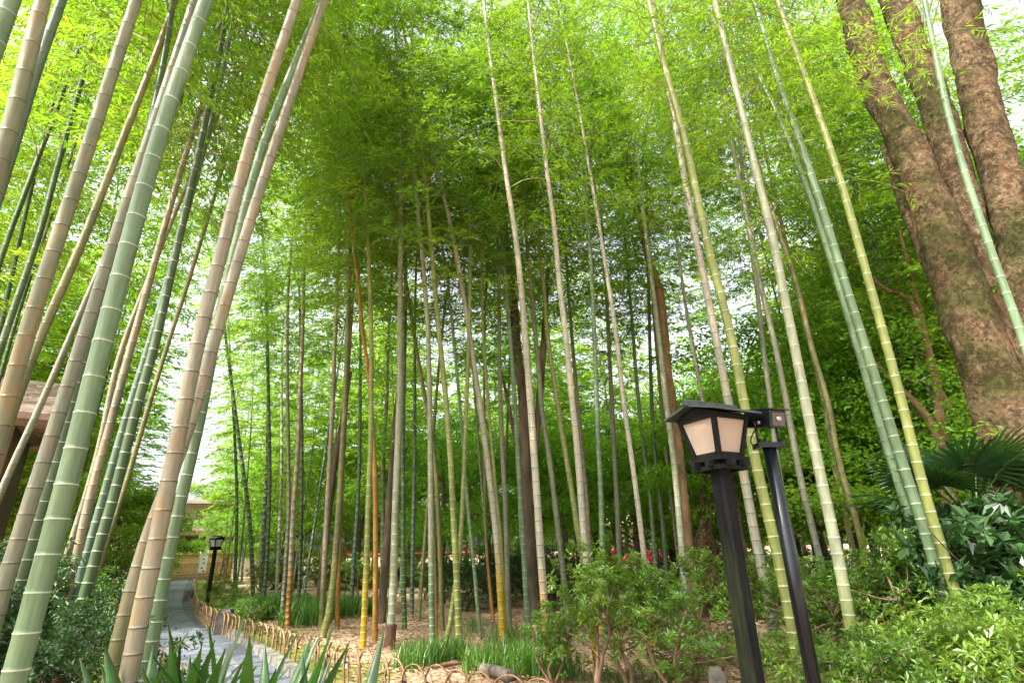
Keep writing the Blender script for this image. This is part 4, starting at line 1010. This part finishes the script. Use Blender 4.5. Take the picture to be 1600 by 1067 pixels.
grass([(660, 1035, 0.30, 260), (690, 1030, 0.28, 220), (710, 1028, 0.25, 160), (640, 1042, 0.2, 120), (770, 1040, 0.3, 260), (805, 1035, 0.35, 380), (835, 1040, 0.35, 380), (820, 1052, 0.3, 300), (870, 1055, 0.3, 260), (750, 1048, 0.2, 120), (850, 1010, 0.3, 200), (735, 985, 0.3, 60), (790, 1000, 0.3, 120)], 'bright ribbon grass tufts at the feet of the lime bamboos', 0.2, 0.42, 0.012)
grass([(1190, 1030, 0.4, 120), (1250, 1040, 0.5, 200), (1350, 1040, 0.5, 200), (1450, 1040, 0.6, 260), (950, 1060, 0.4, 120), (1000, 1062, 0.5, 120), (160, 985, 0.3, 200), (170, 965, 0.4, 200), (165, 1010, 0.25, 120)], 'thin grass scattered round the shrub stems', 0.08, 0.22, 0.008)

# broad-bladed plant in the foreground
ap = dp(338, 1060, 3.5); ap[2] = 0
asp = thing('aspidistra', 'broad-bladed dark green plant at the near edge of the path', 'plant', ap)
def blade_mesh(seed):
    g = G(seed); n = 9; L = 1.0
    t = np.linspace(0, 1, n); bend = g.uniform(0.15, 0.5)
    C = np.stack([bend * t ** 2.2, g.normal(0, 0.02) * t, L * (t - 0.25 * bend * t * t)], 1)
    w = 0.075 * np.clip(np.sin(math.pi * np.clip((t - 0.12) / 0.88, 0, 1) ** 0.85), 0.06, 1) * 1.0; w[-1] = 0.002
    V = []
    for k in range(n):
        V += [C[k] + np.array([0.012 + 0.02 * w[k] / 0.075, w[k], 0]), C[k], C[k] + np.array([0.012 + 0.02 * w[k] / 0.075, -w[k], 0])]
    F = []
    for k in range(n - 1):
        F += [(3 * k, 3 * k + 1, 3 * k + 4, 3 * k + 3), (3 * k + 1, 3 * k + 2, 3 * k + 5, 3 * k + 4)]
    return MB().add(np.array(V), np.array(F), 0, g.random()).mesh('leaf', M['blade'], True)
BL = [blade_mesh(k) for k in range(6)]
for k in range(66):
    o = put('leaf', BL[k % 6], asp, (random.gauss(0, 0.23) + (k % 2) * 0.06, random.gauss(0, 0.10), -0.03))
    o.rotation_euler = (random.gauss(0, 0.12), random.gauss(0.12, 0.12), random.uniform(0, 6.28))
    s = random.uniform(0.80, 1.10); o.scale = (random.uniform(0.5, 0.8), random.uniform(0.52, 0.74), s)

# fan palm
fp = dp(1550, 900, 9.0); fp[2] = 0
palm = thing('fan_palm', 'fan palm with stiff pleated leaves below the huge trunks', 'palm', fp)
P = spline([(0, 0, -0.1), (0.03, 0, 0.7), (0.0, 0.02, 1.6)], 0.1)
MB().tube(P, np.linspace(0.09, 0.07, len(P)), 9, 0, True, lump=0.12).obj('trunk', M['bark'], palm)
def fan_mesh(seed):
    g = G(seed); mb = MB(); nb = 26
    for k in range(nb):
        a = (k / (nb - 1) - 0.5) * R(230); L = 0.55 * (1 - 0.18 * abs(k / (nb - 1) - 0.5) * 2) * g.uniform(0.92, 1.05)
        d = np.array([math.cos(a), math.sin(a), 0]); s = np.array([-d[1], d[0], 0]); up = np.array([0, 0, 1.0])
        ts = [0, 0.5, 0.82, 1.0]; ws = [0.006, 0.024, 0.017, 0.001]; V = []
        for t, w in zip(ts, ws):
            c = d * L * t - up * 0.10 * t ** 3
            V += [c + s * w + up * 0.008 * (t > 0), c, c - s * w + up * 0.008 * (t > 0)]
        F = [(3 * q + e, 3 * q + e + 1, 3 * q + e + 4, 3 * q + e + 3) for q in range(3) for e in (0, 1)]
        mb.add(np.array(V), np.array(F), 0, g.random())
    mb.tube(np.array([(-0.7, 0, -0.12), (-0.35, 0, -0.03), (0, 0, 0)]), [0.012, 0.01, 0.008], 5, 0, False)
    return mb.mesh('fan_leaf', M['palm'], False)
FAN = [fan_mesh(k) for k in range(3)]
for k in range(13):
    az = k * 2.4; el = R(random.uniform(5, 65)); d = Vector((math.cos(az) * math.cos(el), math.sin(az) * math.cos(el), math.sin(el)))
    o = put('fan_leaf', FAN[k % 3], palm, Vector((0, 0, 1.55)) + d * 0.7)
    o.rotation_euler = d.to_track_quat('X', 'Z').to_euler()
    o.scale = (1.15,) * 3

# ================================================================== FENCES, LANTERNS, CAMERA
def hoop_mesh(mat, w=0.36, h=0.60, seed=0):
    g = G(seed); mb = MB(); n = 22
    t = np.linspace(0, 1, n)
    leg = h - w * 0.55
    P = []
    for q in t:
        L1 = leg; arc = math.pi * w / 2 * 1.05; tot = 2 * L1 + arc; s = q * tot
        if s < L1: P.append((-w / 2, 0, s))
        elif s < L1 + arc:
            a = (s - L1) / arc * math.pi; P.append((-w / 2 * math.cos(a), 0, L1 + w * 0.55 * math.sin(a)))
        else: P.append((w / 2, 0, L1 - (s - L1 - arc)))
    P = np.array(P); P[:, 0] += g.normal(0, 0.004, n); P[0, 2] = P[-1, 2] = -0.06
    # flat split-cane section
    T = np.gradient(P, axis=0); T /= np.linalg.norm(T, axis=1)[:, None]
    Yv = np.array([0, 1.0, 0]); Nn = np.cross(T, Yv)
    V = np.stack([P + Yv * 0.011 + Nn * 0.004, P + Yv * 0.011 - Nn * 0.004, P - Yv * 0.011 - Nn * 0.004, P - Yv * 0.011 + Nn * 0.004], 1).reshape(-1, 3)
    i = np.arange(n - 1)[:, None] * 4; F = []
    for j in range(4): F.append(np.hstack([i + j, i + (j + 1) % 4, i + 4 + (j + 1) % 4, i + 4 + j]))
    return mb.add(V, np.vstack(F)).mesh('hoop', mat, True)
tie_mesh = MB().tube(np.array([(-0.045, 0, 0), (0, 0.003, 0.006), (0.045, 0, 0)]), [0.006, 0.011, 0.006], 6).mesh('tie', M['tie'], True)
def hoop_fence(label, tops, mat, spacing=0.29, h=0.39, w=0.35, nmax=120):
    P = spline([gp(u, v, h) for u, v in tops], 0.05); P[:, 2] = 0
    s = np.concatenate([[0], np.cumsum(np.linalg.norm(np.diff(P, axis=0), axis=1))])
    root = thing('hoop_fence', label, 'fence', P[0])
    HM = [hoop_mesh(mat, w, h, k + 7) for k in range(4)]
    q, k = 0.0, 0
    while q < s[-1] and k < nmax:
        p = np.array([np.interp(q, s, P[:, a]) for a in range(3)]); p2 = np.array([np.interp(min(q + 0.1, s[-1]), s, P[:, a]) for a in range(3)]); p1 = np.array([np.interp(max(q - 0.1, 0), s, P[:, a]) for a in range(3)])
        dv = p2 - p1
        o = put('hoop', HM[k % 4], root, (p[0] - P[0][0] + random.gauss(0, 0.006), p[1] - P[0][1] + (0.012 if k % 2 else -0.012), random.gauss(0, 0.012)))
        o.rotation_euler = (random.gauss(0, 0.03), 0, math.atan2(dv[1], dv[0]) + random.gauss(0, 0.05))
        t = put('tie', tie_mesh, o, (w / 2 - 0.03, 0.0, h * 0.60))
        q += spacing; k += 1
    return root
hoop_fence('low fence of tan split-bamboo hoops curving between kerb and grove', [(900, 1068), (830, 1060), (775, 1054), (727, 1046), (684, 1037), (646, 1032), (613, 1025), (582, 1018), (555, 1011), (531, 1006), (507, 999), (462, 989), (438, 980), (407, 972), (385, 966), (367, 961), (350, 956), (335, 951), (322, 945), (313, 938), (307, 929), (305, 918), (307, 908)], M['cane'])
hoop_fence('low fence of dark weathered hoops on the near bank of the path', [(330, 1078), (300, 1050), (272, 1030), (255, 1018), (238, 1003), (224, 985), (216, 965), (220, 945), (228, 930), (237, 918)], M['shadecane'], nmax=50)

def stub(label, u, v, w, h, mat='post', z=0.0, d=None):
    p = gp(u, v) if d is None else dp(u, v, d); 
    o = thing('post_stub', label, 'post', (p[0], p[1], 0), None, random.uniform(-0.3, 0.3))
    MB().box(0, 0, h / 2 - 0.04, w, w, h, top=(0.9, 0.9)).obj('shaft', M[mat], o, False)
    MB().box(0, 0, h - 0.02, w * 0.9, w * 0.9, 0.05, top=(0.72, 0.72)).obj('cap', M[mat], o, False)
    return o
stub('squat dark stone post on the kerb beside the hoops', 348, 992, 0.26, 0.42)
stub('small brown stone post at the far bend of the kerb', 296, 940, 0.28, 0.36)
stub('square grey post top showing just left of the lantern post', 1124, 1090, 0.135, 0.40, 'post', 0, 5.2)
stub('short brown stump beside the leaning tan bamboo', 190, 962, 0.25, 0.40)

def lantern(label, foot, H, s, rz, shade):
    o = thing('path_lantern', label, 'lantern', foot, None, rz)
    pw = 0.155 * s
    hb = H - 0.66 * s                                     # underside of the head
    mb = MB()                                             # chamfered square post
    c = pw * 0.5; e = pw * 0.36
    sec = np.array([(c, -e), (c, e), (e, c), (-e, c), (-c, e), (-c, -e), (-e, -c), (e, -c)])
    zz = [-0.1, hb * 0.5, hb + 0.02]
    V = np.vstack([np.hstack([sec, np.full((8, 1), z)]) for z in zz]); F = [(l * 8 + k, l * 8 + (k + 1) % 8, (l + 1) * 8 + (k + 1) % 8, (l + 1) * 8 + k) for l in range(2) for k in range(8)]
    F.append(tuple(range(16, 24)))
    mb.add(V, F).obj('post', M['lampwood'], o, False)
    mb = MB()                                             # crossed bracket arms
    z = hb
    for q in (-1, 1):
        mb.box(q * 0.085 * s, 0, z + 0.03 * s, 0.045 * s, 0.52 * s, 0.055 * s); mb.box(0, q * 0.085 * s, z + 0.0305 * s, 0.52 * s, 0.045 * s, 0.050 * s)
        mb.box(q * 0.17 * s, 0, z - 0.005 * s, 0.04 * s, 0.36 * s, 0.04 * s); mb.box(0, q * 0.17 * s, z - 0.006 * s, 0.36 * s, 0.04 * s, 0.036 * s)
    mb.obj('bracket', M['lampwood'], o, False)
    MB().box(0, 0, z + 0.075 * s, 0.40 * s, 0.40 * s, 0.035 * s).obj('base_plate', M['lampwood'], o, False)
    z0, z1 = z + 0.093 * s, z + 0.50 * s; b0, b1 = 0.165 * s, 0.245 * s
    fr = MB(); t = 0.042 * s
    for sx in (-1, 1):
        for sy in (-1, 1):
            V = []
            for zc, b in ((z0, b0), (z1, b1)):
                for dx, dy in ((0, 0), (-1, 0), (-1, -1), (0, -1)): V.append(((b + dx * t) * sx, (b + dy * t) * sy, zc))
            fs = np.array([(0, 1, 5, 4), (1, 2, 6, 5), (2, 3, 7, 6), (3, 0, 4, 7), (4, 5, 6, 7), (3, 2, 1, 0)])
            fr.add(np.array(V), fs if sx * sy > 0 else fs[:, ::-1])
    for k in range(4):
        a = k * math.pi / 2; ca, sa = math.cos(a), math.sin(a)
        for zc, b, hh in ((z0 + 0.022 * s, b0, 0.044 * s), (z1 - 0.026 * s, b1 - 0.006 * s, 0.052 * s)):
            cx = b - 0.5 * t + 0.001
            fr.box(cx * ca, cx * sa, zc, t * 0.9, (2 * b - t * 1.6), hh, rz=a)
    fr.obj('head_frame', M['lampwood'], o, False)
    for k in range(4):                                    # four panes
        a = k * math.pi / 2; ca, sa = math.cos(a), math.sin(a)
        q0, q1 = b0 - t * 0.55, b1 - t * 0.55
        V = np.array([(q0, -b0 + t * .5, z0 + .02 * s), (q0, b0 - t * .5, z0 + .02 * s), (q1, b1 - t * .5, z1 - .02 * s), (q1, -b1 + t * .5, z1 - .02 * s)])
        V = np.vstack([V, V - np.array([0.006, 0, 0])])
        V = np.stack([V[:, 0] * ca - V[:, 1] * sa, V[:, 0] * sa + V[:, 1] * ca, V[:, 2]], 1)
        MB().add(V, np.array([(0, 1, 2, 3), (7, 6, 5, 4), (0, 4, 5, 1), (1, 5, 6, 2), (2, 6, 7, 3), (3, 7, 4, 0)])).obj('pane', M[shade], o, False)
    rf = MB(); w, dl, rh, th = 0.325 * s, 0.335 * s, 0.085 * s, 0.020 * s       # low gabled roof
    V = np.array([(-w, -dl, z1), (0, -dl, z1 + rh), (w, -dl, z1), (-w, dl, z1), (0, dl, z1 + rh), (w, dl, z1)]); V2 = V + np.array([0, 0, th]); turn = np.array([[0, 1, 0], [-1, 0, 0], [0, 0, 1.0]]); V, V2 = V @ turn, V2 @ turn
    rf.add(np.vstack([V, V2]), np.array([(0, 3, 4, 1), (1, 4, 5, 2), (6, 7, 10, 9), (7, 8, 11, 10), (0, 1, 7, 6), (1, 2, 8, 7), (3, 9, 10, 4), (4, 10, 11, 5), (0, 6, 9, 3), (2, 5, 11, 8)]))
    ro = rf.obj('roof', M['roofmetal'], o, False)
    MB().add(np.array([(-b1, -b1, z1 - .003), (b1, -b1, z1 - .003), (b1, b1, z1 - .003), (-b1, b1, z1 - .003), (-b1, 0, z1 + rh), (b1, 0, z1 + rh)]), [(3, 2, 1, 0), (3, 0, 4), (1, 2, 5), (0, 1, 5, 4), (2, 3, 4, 5)]).obj('roof_block', M['lampwood'], o, False)
    MB().box(0, 0, z1 + rh + 0.035 * s, 0.70 * s, 0.075 * s, 0.055 * s).obj('ridge_cap', M['roofmetal'], ro, False)
    return o
LD_ = 4.4
lp = dp(1127, 745, LD_); tp = dp(1112, 628, LD_)
lfoot = dp(1190, 1120, LD_); lfoot[2] = 0; lfoot[:2] = lp[:2]
lantern('tall black timber lantern with tan panes in front of the shrubs', lfoot, tp[2], 0.76, R(28), 'shade')
ff = gp(323, 944); ft = pp(336, 836, ff)
lantern('distant black lantern with pale panes beside the far path bend', (ff[0], ff[1], 0), ft[2], ft[2] / 2.5 * 0.80, R(-28), 'shadeW')

# surveillance camera on its own pole
cp = dp(1202, 700, 4.6); cf = cp.copy(); cf[2] = 0
cc = thing('camera_pole', 'black pole with a box-shaped surveillance camera right of the lantern', 'camera pole', cf)
topz = cp[2]
MB().tube(np.array([(0, 0, -0.1), (0, 0, topz * 0.5), (0, 0, topz)]), 0.047, 18).obj('pole', M['black'], cc)
MB().box(0, 0, topz + 0.017, 0.20, 0.12, 0.038).obj('top_plate', M['black'], cc, False)
MB().tube(np.array([(-0.075, -0.02, topz + 0.03), (-0.08, -0.02, topz + 0.10), (-0.085, -0.02, topz + 0.20)]), 0.010, 6).obj('yoke_arm', M['black'], cc)
MB().tube(np.array([(0.085, 0.0, topz + 0.03), (0.083, 0, topz + 0.10), (0.08, 0, topz + 0.20)]), 0.010, 6).obj('yoke_arm', M['black'], cc)
bm = MB(); bm.box(0, 0, 0, 0.15, 0.26, 0.13)
hd = bm.obj('camera_housing', M['black'], cc, False, (-0.005, -0.02, topz + 0.215)); hd.rotation_euler = (R(10), 0, R(22))
hm = hd.modifiers.new('bevel', 'BEVEL'); hm.width = 0.006; hm.segments = 2
MB().box(0, -0.005, 0.069, 0.172, 0.31, 0.010).obj('sun_hood', M['black'], hd, False)
MB().box(0, -0.131, -0.003, 0.118, 0.006, 0.095).obj('front_glass', M['glass'], hd, False)
MB().tube(np.array([(0, -0.130, 0), (0, -0.142, 0)]), 0.022, 14).obj('lens', M['steel'], hd)
MB().tube(np.array([(-0.074, -0.02, -0.03), (-0.085, -0.02, -0.03)]), 0.014, 10).obj('bolt', M['steel'], hd)
MB().tube(spline([(-0.06, 0, topz + 0.16), (-0.115, -0.01, topz + 0.10), (-0.135, -0.01, topz + 0.04), (-0.09, 0, topz + 0.015)], 0.02), 0.005, 6).obj('cable', M['rubber'], cc)

# ================================================================== BEYOND THE GROVE
# building that closes the path
e = dp(302, 880, 50); ang = math.atan2(e[0], e[1])
bd = thing('cream_building', 'cream rendered building with dark windows closing the path', 'building', (e[0], e[1], 0), None, -ang)
wm = MB(); H_, W2, D2 = 5.2, 5.5, 4.0
xs = [-W2, -2.6, -1.9, 0.6, 2.2, 4.6, W2]; z_a, z_b = 1.35, 3.0
for a, b, op in zip(xs[:-1], xs[1:], [0, 1, 0, 1, 0, 1][0:6]):
    pass
cols = [(-5.5, -2.4), (0.6, 1.7), (4.0, 5.5)]
for a, b in cols: wm.box((a + b) / 2, 0, (z_a + z_b) / 2, b - a, 0.3, z_b - z_a)
wm.box(0, 0, z_a / 2, 11, 0.3, z_a); wm.box(0, 0, (z_b + H_) / 2, 11, 0.3, H_ - z_b)
wm.box(-5.35, 2, H_ / 2, 0.3, 3.7, H_); wm.box(5.35, 2, H_ / 2, 0.3, 3.7, H_)
wm.obj('wall', M['plaster'], bd, False)
for a, b in [(-2.4, 0.6), (1.7, 4.0)]:
    wf = MB()
    wf.box((a + b) / 2, 0.02, z_a + .04, b - a, 0.12, 0.08); wf.box((a + b) / 2, 0.02, z_b - .04, b - a, 0.12, 0.08)
    for x in (a + .04, (a + b) / 2, b - .04): wf.box(x, 0.021, (z_a + z_b) / 2, 0.08, 0.11, z_b - z_a - .16)
    w_ = wf.obj('window', M['timber'], bd, False)
    for s_ in (-1, 1): MB().box((a + b) / 2 + s_ * (b - a) / 4, 0.05, (z_a + z_b) / 2, (b - a) / 2 - 0.1, 0.02, z_b - z_a - .17).obj('pane', M['glass'], w_, False)
MB().box(0, 1.6, H_ + 0.12, 12.2, 5.6, 0.24, top=(1, 0.96)).obj('roof', M['tile'], bd, False)
MB().box(0, -0.45, 3.35, 11.4, 0.7, 0.14).obj('canopy', M['plaster'], bd, False)
# yellow cane fence before it
e2 = dp(296, 890, 45)
yf = thing('cane_fence', 'yellow upright cane fence below the cream building', 'fence', (e2[0], e2[1], 0), None, -math.atan2(e2[0], e2[1]))
cane = MB().tube(np.array([(0, 0, -0.05), (0, 0, 0.9), (0, 0, 1.75)]), 0.045, 8).mesh('cane', M['fencecane'], True)
for k in range(52): put('cane', cane, yf, (-2.6 + k * 0.1, random.uniform(-0.006, 0.006), random.uniform(-0.05, 0.03)))
rail = MB().tube(np.array([(-2.65, -0.065, 0), (0, -0.065, 0), (2.6, -0.065, 0)]), 0.035, 8).mesh('rail', M['fencecane'], True)
for z in (0.4, 1.05, 1.6): put('rail', rail, yf, (0, 0, z))
# white banner near it
wb = dp(315, 893, 40)
ban = thing('banner', 'narrow white banner with red marks near the cane fence', 'banner', (wb[0], wb[1], 0), None, R(20))
MB().tube(np.array([(-0.22, 0, -0.1), (-0.22, 0, 0.9), (-0.22, 0, 1.75)]), 0.015, 6).obj('pole', M['steel'], ban)
MB().box(0.02, 0, 1.12, 0.42, 0.012, 1.15).obj('cloth', M['white'], ban, False)
for x, z, s_ in ((0.0, 1.3, 0.10), (0.05, 1.05, 0.10), (-0.02, 0.8, 0.12), (0.08, 0.62, 0.12)): MB().box(x, -0.009, z, s_, 0.004, s_ * 0.7).obj('mark', M['red'], ban, False)
# red bridge
ba, bb = dp(535, 880, 38), dp(750, 880, 36)
mid = (ba + bb) / 2; Lb = np.linalg.norm((bb - ba)[:2])
br = thing('red_bridge', 'vermilion bridge railing glimpsed between the culms', 'bridge', (mid[0], mid[1], 0), None, math.atan2(bb[1] - ba[1], bb[0] - ba[0]))
MB().box(0, 0, -0.02, Lb, 0.5, 0.30).obj('deck_beam', M['red'], br, False)
MB().box(0, 0, 1.45, Lb, 0.12, 0.11).obj('rail', M['red'], br, False)
MB().box(0, 0, 1.20, Lb, 0.09, 0.10).obj('rail', M['red'], br, False)
MB().box(0, 0.003, 1.325, Lb, 0.05, 0.09).obj('rail', M['white'], br, False)  # white strip painted in as the light showing between the two red rails
MB().box(0, 0, 0.42, Lb, 0.10, 0.26).obj('rail', M['red'], br, False)
pst = MB().box(0, 0, 0.8, 0.17, 0.17, 1.6, top=(0.97, 0.97)).mesh('post', M['red'], False)
cap_ = MB().box(0, 0, 1.66, 0.23, 0.23, 0.12, top=(0.5, 0.5)).mesh('post_cap', M['red'], False)
for k in range(int(Lb / 1.9) + 1):
    q = put('post', pst, br, (-Lb / 2 + 0.1 + k * 1.9, 0.004, 0)); put('post_cap', cap_, q)
# red car
cpos = dp(998, 895, 40)
car = thing('parked_car', 'small crimson hatchback parked beyond the grove', 'car', (cpos[0], cpos[1], 0), None, R(-6))
prof = np.array([(-1.85, 0.28), (-1.90, 0.75), (-1.80, 0.98), (-1.45, 1.44), (-0.9, 1.52), (0.15, 1.50), (0.85, 1.02), (1.65, 0.86), (1.88, 0.66), (1.90, 0.30)])
n = len(prof); V = []
for y, ins in ((-0.80, 1.0), (0.80, 1.0)):
    for x, z in prof: V.append((x, y * (0.86 if z > 1.2 else 1.0), z))
F = [tuple(range(n))] + [tuple(range(2 * n - 1, n - 1, -1))] + [(k, k + n, (k + 1) % n + n, (k + 1) % n) for k in range(n)]
body = MB().add(np.array(V), F).obj('body', M['carred'], car, False)
bv = body.modifiers.new('bevel', 'BEVEL'); bv.width = 0.05; bv.segments = 2
for y in (-1, 1):
    for x0, x1, xa, xb in ((-1.35, -0.55, -1.2, -0.55), (-0.47, 0.62, -0.47, 0.12)):
        V = np.array([(x0, y * 0.812, 0.98), (x1, y * 0.812, 0.98), (xb, y * 0.715, 1.42), (xa, y * 0.715, 1.42)]); V = np.vstack([V, V - np.array([0, y * 0.03, 0])])
        MB().add(V, np.array([(0, 1, 2, 3), (7, 6, 5, 4), (0, 4, 5, 1), (1, 5, 6, 2), (2, 6, 7, 3), (3, 7, 4, 0)])).obj('side_window', M['glass'], car, False)
V = np.array([(0.24, -0.62, 1.47), (0.24, 0.62, 1.47), (0.87, 0.72, 1.045), (0.87, -0.72, 1.045)]); V = np.vstack([V + np.array([0.02, 0, 0.015]), V - np.array([0.02, 0, 0.015])])
MB().add(V, np.array([(0, 3, 2, 1), (4, 5, 6, 7), (0, 4, 7, 3), (1, 2, 6, 5), (0, 1, 5, 4), (3, 7, 6, 2)])).obj('windscreen', M['glass'], car, False)
for x in (-1.15, 1.2):
    for y in (-0.74, 0.74):
        w_ = MB().tube(np.array([(x, y - 0.1, 0.30), (x, y + 0.1, 0.30)]), 0.30, 18).obj('wheel', M['rubber'], car, False)
        MB().tube(np.array([(x, y - 0.108, 0.30), (x, y + 0.108, 0.30)]), 0.18, 14).obj('rim', M['steel'], w_, False)
for y in (-0.58, 0.58): MB().box(1.80, y, 0.74, 0.10, 0.32, 0.14).obj('headlight', M['white'], car, False)
MB().box(1.905, 0, 0.42, 0.05, 1.3, 0.18).obj('bumper', M['rubber'], car, False)
# pink house beyond the car
hp = dp(1030, 870, 55)
hs = thing('pink_house', 'pink walled house with red-brown roof beyond the parked car', 'house', (hp[0], hp[1], 0), None, R(-10))
MB().box(0, 0, 1.6, 12, 5, 3.2).obj('wall', M['pink'], hs, False)
MB().add(np.array([(-6.6, -3.2, 3.1), (6.6, -3.2, 3.1), (6.6, 3.2, 3.1), (-6.6, 3.2, 3.1), (-6.6, 0, 4.9), (6.6, 0, 4.9)]), [(3, 2, 1, 0), (0, 1, 5, 4), (2, 3, 4, 5), (1, 2, 5), (3, 0, 4)]).obj('roof', M['tile'], hs, False)
for x in (-4.2, -1.6, 1.0, 3.6):
    w_ = MB().box(x, -2.53, 1.7, 1.5, 0.1, 1.3).obj('window', M['white'], hs, False)
    MB().box(x, -2.585, 1.7, 1.3, 0.03, 1.1).obj('pane', M['glass'], w_, False)
# brown hut behind the shaded bank
hp = dp(-215, 800, 14.5); hp[2] = 0
ht = thing('timber_hut', 'brown timber hut with tiled eave half hidden by the shaded bank', 'hut', hp, None, R(35))
for k in range(16): MB().box(-1.5 + k * 0.2, 0, 1.9, 0.185, 0.05, 3.9).obj('board', M['timber'], ht, False)
MB().box(0, 1.3, 1.9, 3.2, 2.5, 3.8).obj('wall', M['timber'], ht, False)
MB().add(np.array([(-2.2, -0.8, 3.8), (2.2, -0.8, 3.8), (2.2, 3.2, 3.8), (-2.2, 3.2, 3.8), (-2.2, 1.2, 5.0), (2.2, 1.2, 5.0), (-2.2, -0.8, 3.92), (2.2, -0.8, 3.92), (2.2, 3.2, 3.92), (-2.2, 3.2, 3.92)]),
         [(3, 2, 1, 0), (6, 7, 5, 4), (8, 9, 4, 5), (0, 1, 7, 6), (2, 3, 9, 8), (1, 2, 8, 5, 7), (3, 0, 6, 4, 9)]).obj('roof', M['tile'], ht, False)

# stones of the low wall at the back right
w0, w1 = gp(1285, 962), gp(1470, 962)
wl = thing('stone_wall', 'low dark dry-stone wall behind the right-hand bamboos', 'wall', (w0[0], w0[1], 0))
def rock_mesh(seed, s=1.0):
    g = G(seed); me = bpy.data.meshes.new('stone')
    import bmesh
    bm = bmesh.new(); bmesh.ops.create_icosphere(bm, subdivisions=2, radius=1.0)
    ph = g.uniform(0, 6.28, 6)
    for v in bm.verts:
        c = v.co; f = 1 + 0.16 * math.sin(2.3 * c.x + ph[0]) + 0.14 * math.sin(2.9 * c.y + ph[1]) + 0.14 * math.sin(2.6 * c.z + ph[2]) + g.normal(0, 0.04)
        c = c * f; v.co = Vector([max(-0.8, min(0.8, q)) for q in c])
    bm.to_mesh(me); bm.free(); me.materials.append(M['rock'])
    return me
RK = [rock_mesh(k) for k in range(4)]
for row in range(2):
    for k in range(15):
        f = (k + 0.5 * row) / 15; p = w0 + (w1 - w0) * f
        o = put('stone', RK[(k + row) % 4], wl, (p[0] - w0[0], p[1] - w0[1] + random.uniform(-.05, .05), 0.14 + row * 0.27))
        s = 0.19 * random.uniform(0.9, 1.25); o.scale = (s * 1.15, s, s * 0.92); o.rotation_euler = (random.uniform(-.2, .2), random.uniform(-.2, .2), random.uniform(0, 6.28))
for (u, v, s, lab) in [(606, 1012, 0, None)]:
    pass
# culm sheaths and log on the floor
sp_ = gp(608, 1010)
sh = MB(); zz = np.linspace(-0.02, 0.30, 6)
sh.tube(np.stack([zz * 0.05, zz * 0, zz], 1), [0.085, 0.082, 0.08, 0.078, 0.08, 0.086], 14, 0, False, lump=0.08, seed=3)
tag(sh.obj('culm_sheath', M['sheath'], None, True, (sp_[0], sp_[1], 0)), 'dark brown papery sheath wrapped round the chalky bamboo foot', 'sheath')
def curled(label, u, v, L, w, rz):
    p = gp(u, v); mb = MB(); t = np.linspace(0, 1, 8); rows = []
    for q in t:
        ww = w * math.sin(math.pi * (0.12 + 0.85 * q)); a = np.linspace(-1.2, 1.2, 6)
        rows.append(np.stack([np.full(6, (q - .5) * L), ww * np.sin(a), 0.02 + 0.16 * L * q * q + ww * (1 - np.cos(a)) * 0.9], 1))
    V = np.array(rows).reshape(-1, 3); F = np.array([(i * 6 + j, i * 6 + j + 1, i * 6 + 7 + j, i * 6 + 6 + j) for i in range(7) for j in range(5)])
    o = mb.add(V, F).obj('culm_sheath', M['sheath'], None, True, (p[0], p[1], 0)); o.rotation_euler = (0, 0, rz)
    sm = o.modifiers.new('solid', 'SOLIDIFY'); sm.thickness = 0.006
    return tag(o, label, 'sheath')
curled('pointed brown sheath lying below the straight pale green bamboo', 684, 1026, 0.42, 0.09, 0.5)
curled('flat brown sheath lying before the crossed lime bamboos', 703, 1046, 0.34, 0.08, -0.2)
curled('torn brown sheath beside the lime bamboo foot', 725, 1030, 0.36, 0.06, 0.15)
a, b = gp(748, 1050), gp(800, 1066)
P = spline([a + np.array([0, 0, .05]), (a + b) / 2 + np.array([0, 0.03, .06]), b + np.array([0, 0, .05])], 0.06)
tag(MB().tube(P - a, np.linspace(0.05, 0.07, len(P)), 10, 0, True, lump=0.1, seed=9).obj('fallen_log', M['log'], None, True, a), 'lichen-grey fallen log lying behind the hoops', 'log')
wsn = dp(1386, 1058, 5.9)
o = thing('plant_tag', 'small white plant tag standing among the low shrubs', 'sign', (wsn[0], wsn[1], 0))
MB().box(0, 0, wsn[2], 0.10, 0.008, 0.08).obj('plate', M['white'], o, False); MB().box(0, 0.009, wsn[2] / 2 - 0.02, 0.02, 0.008, wsn[2] + 0.02).obj('stake', M['timber'], o, False)
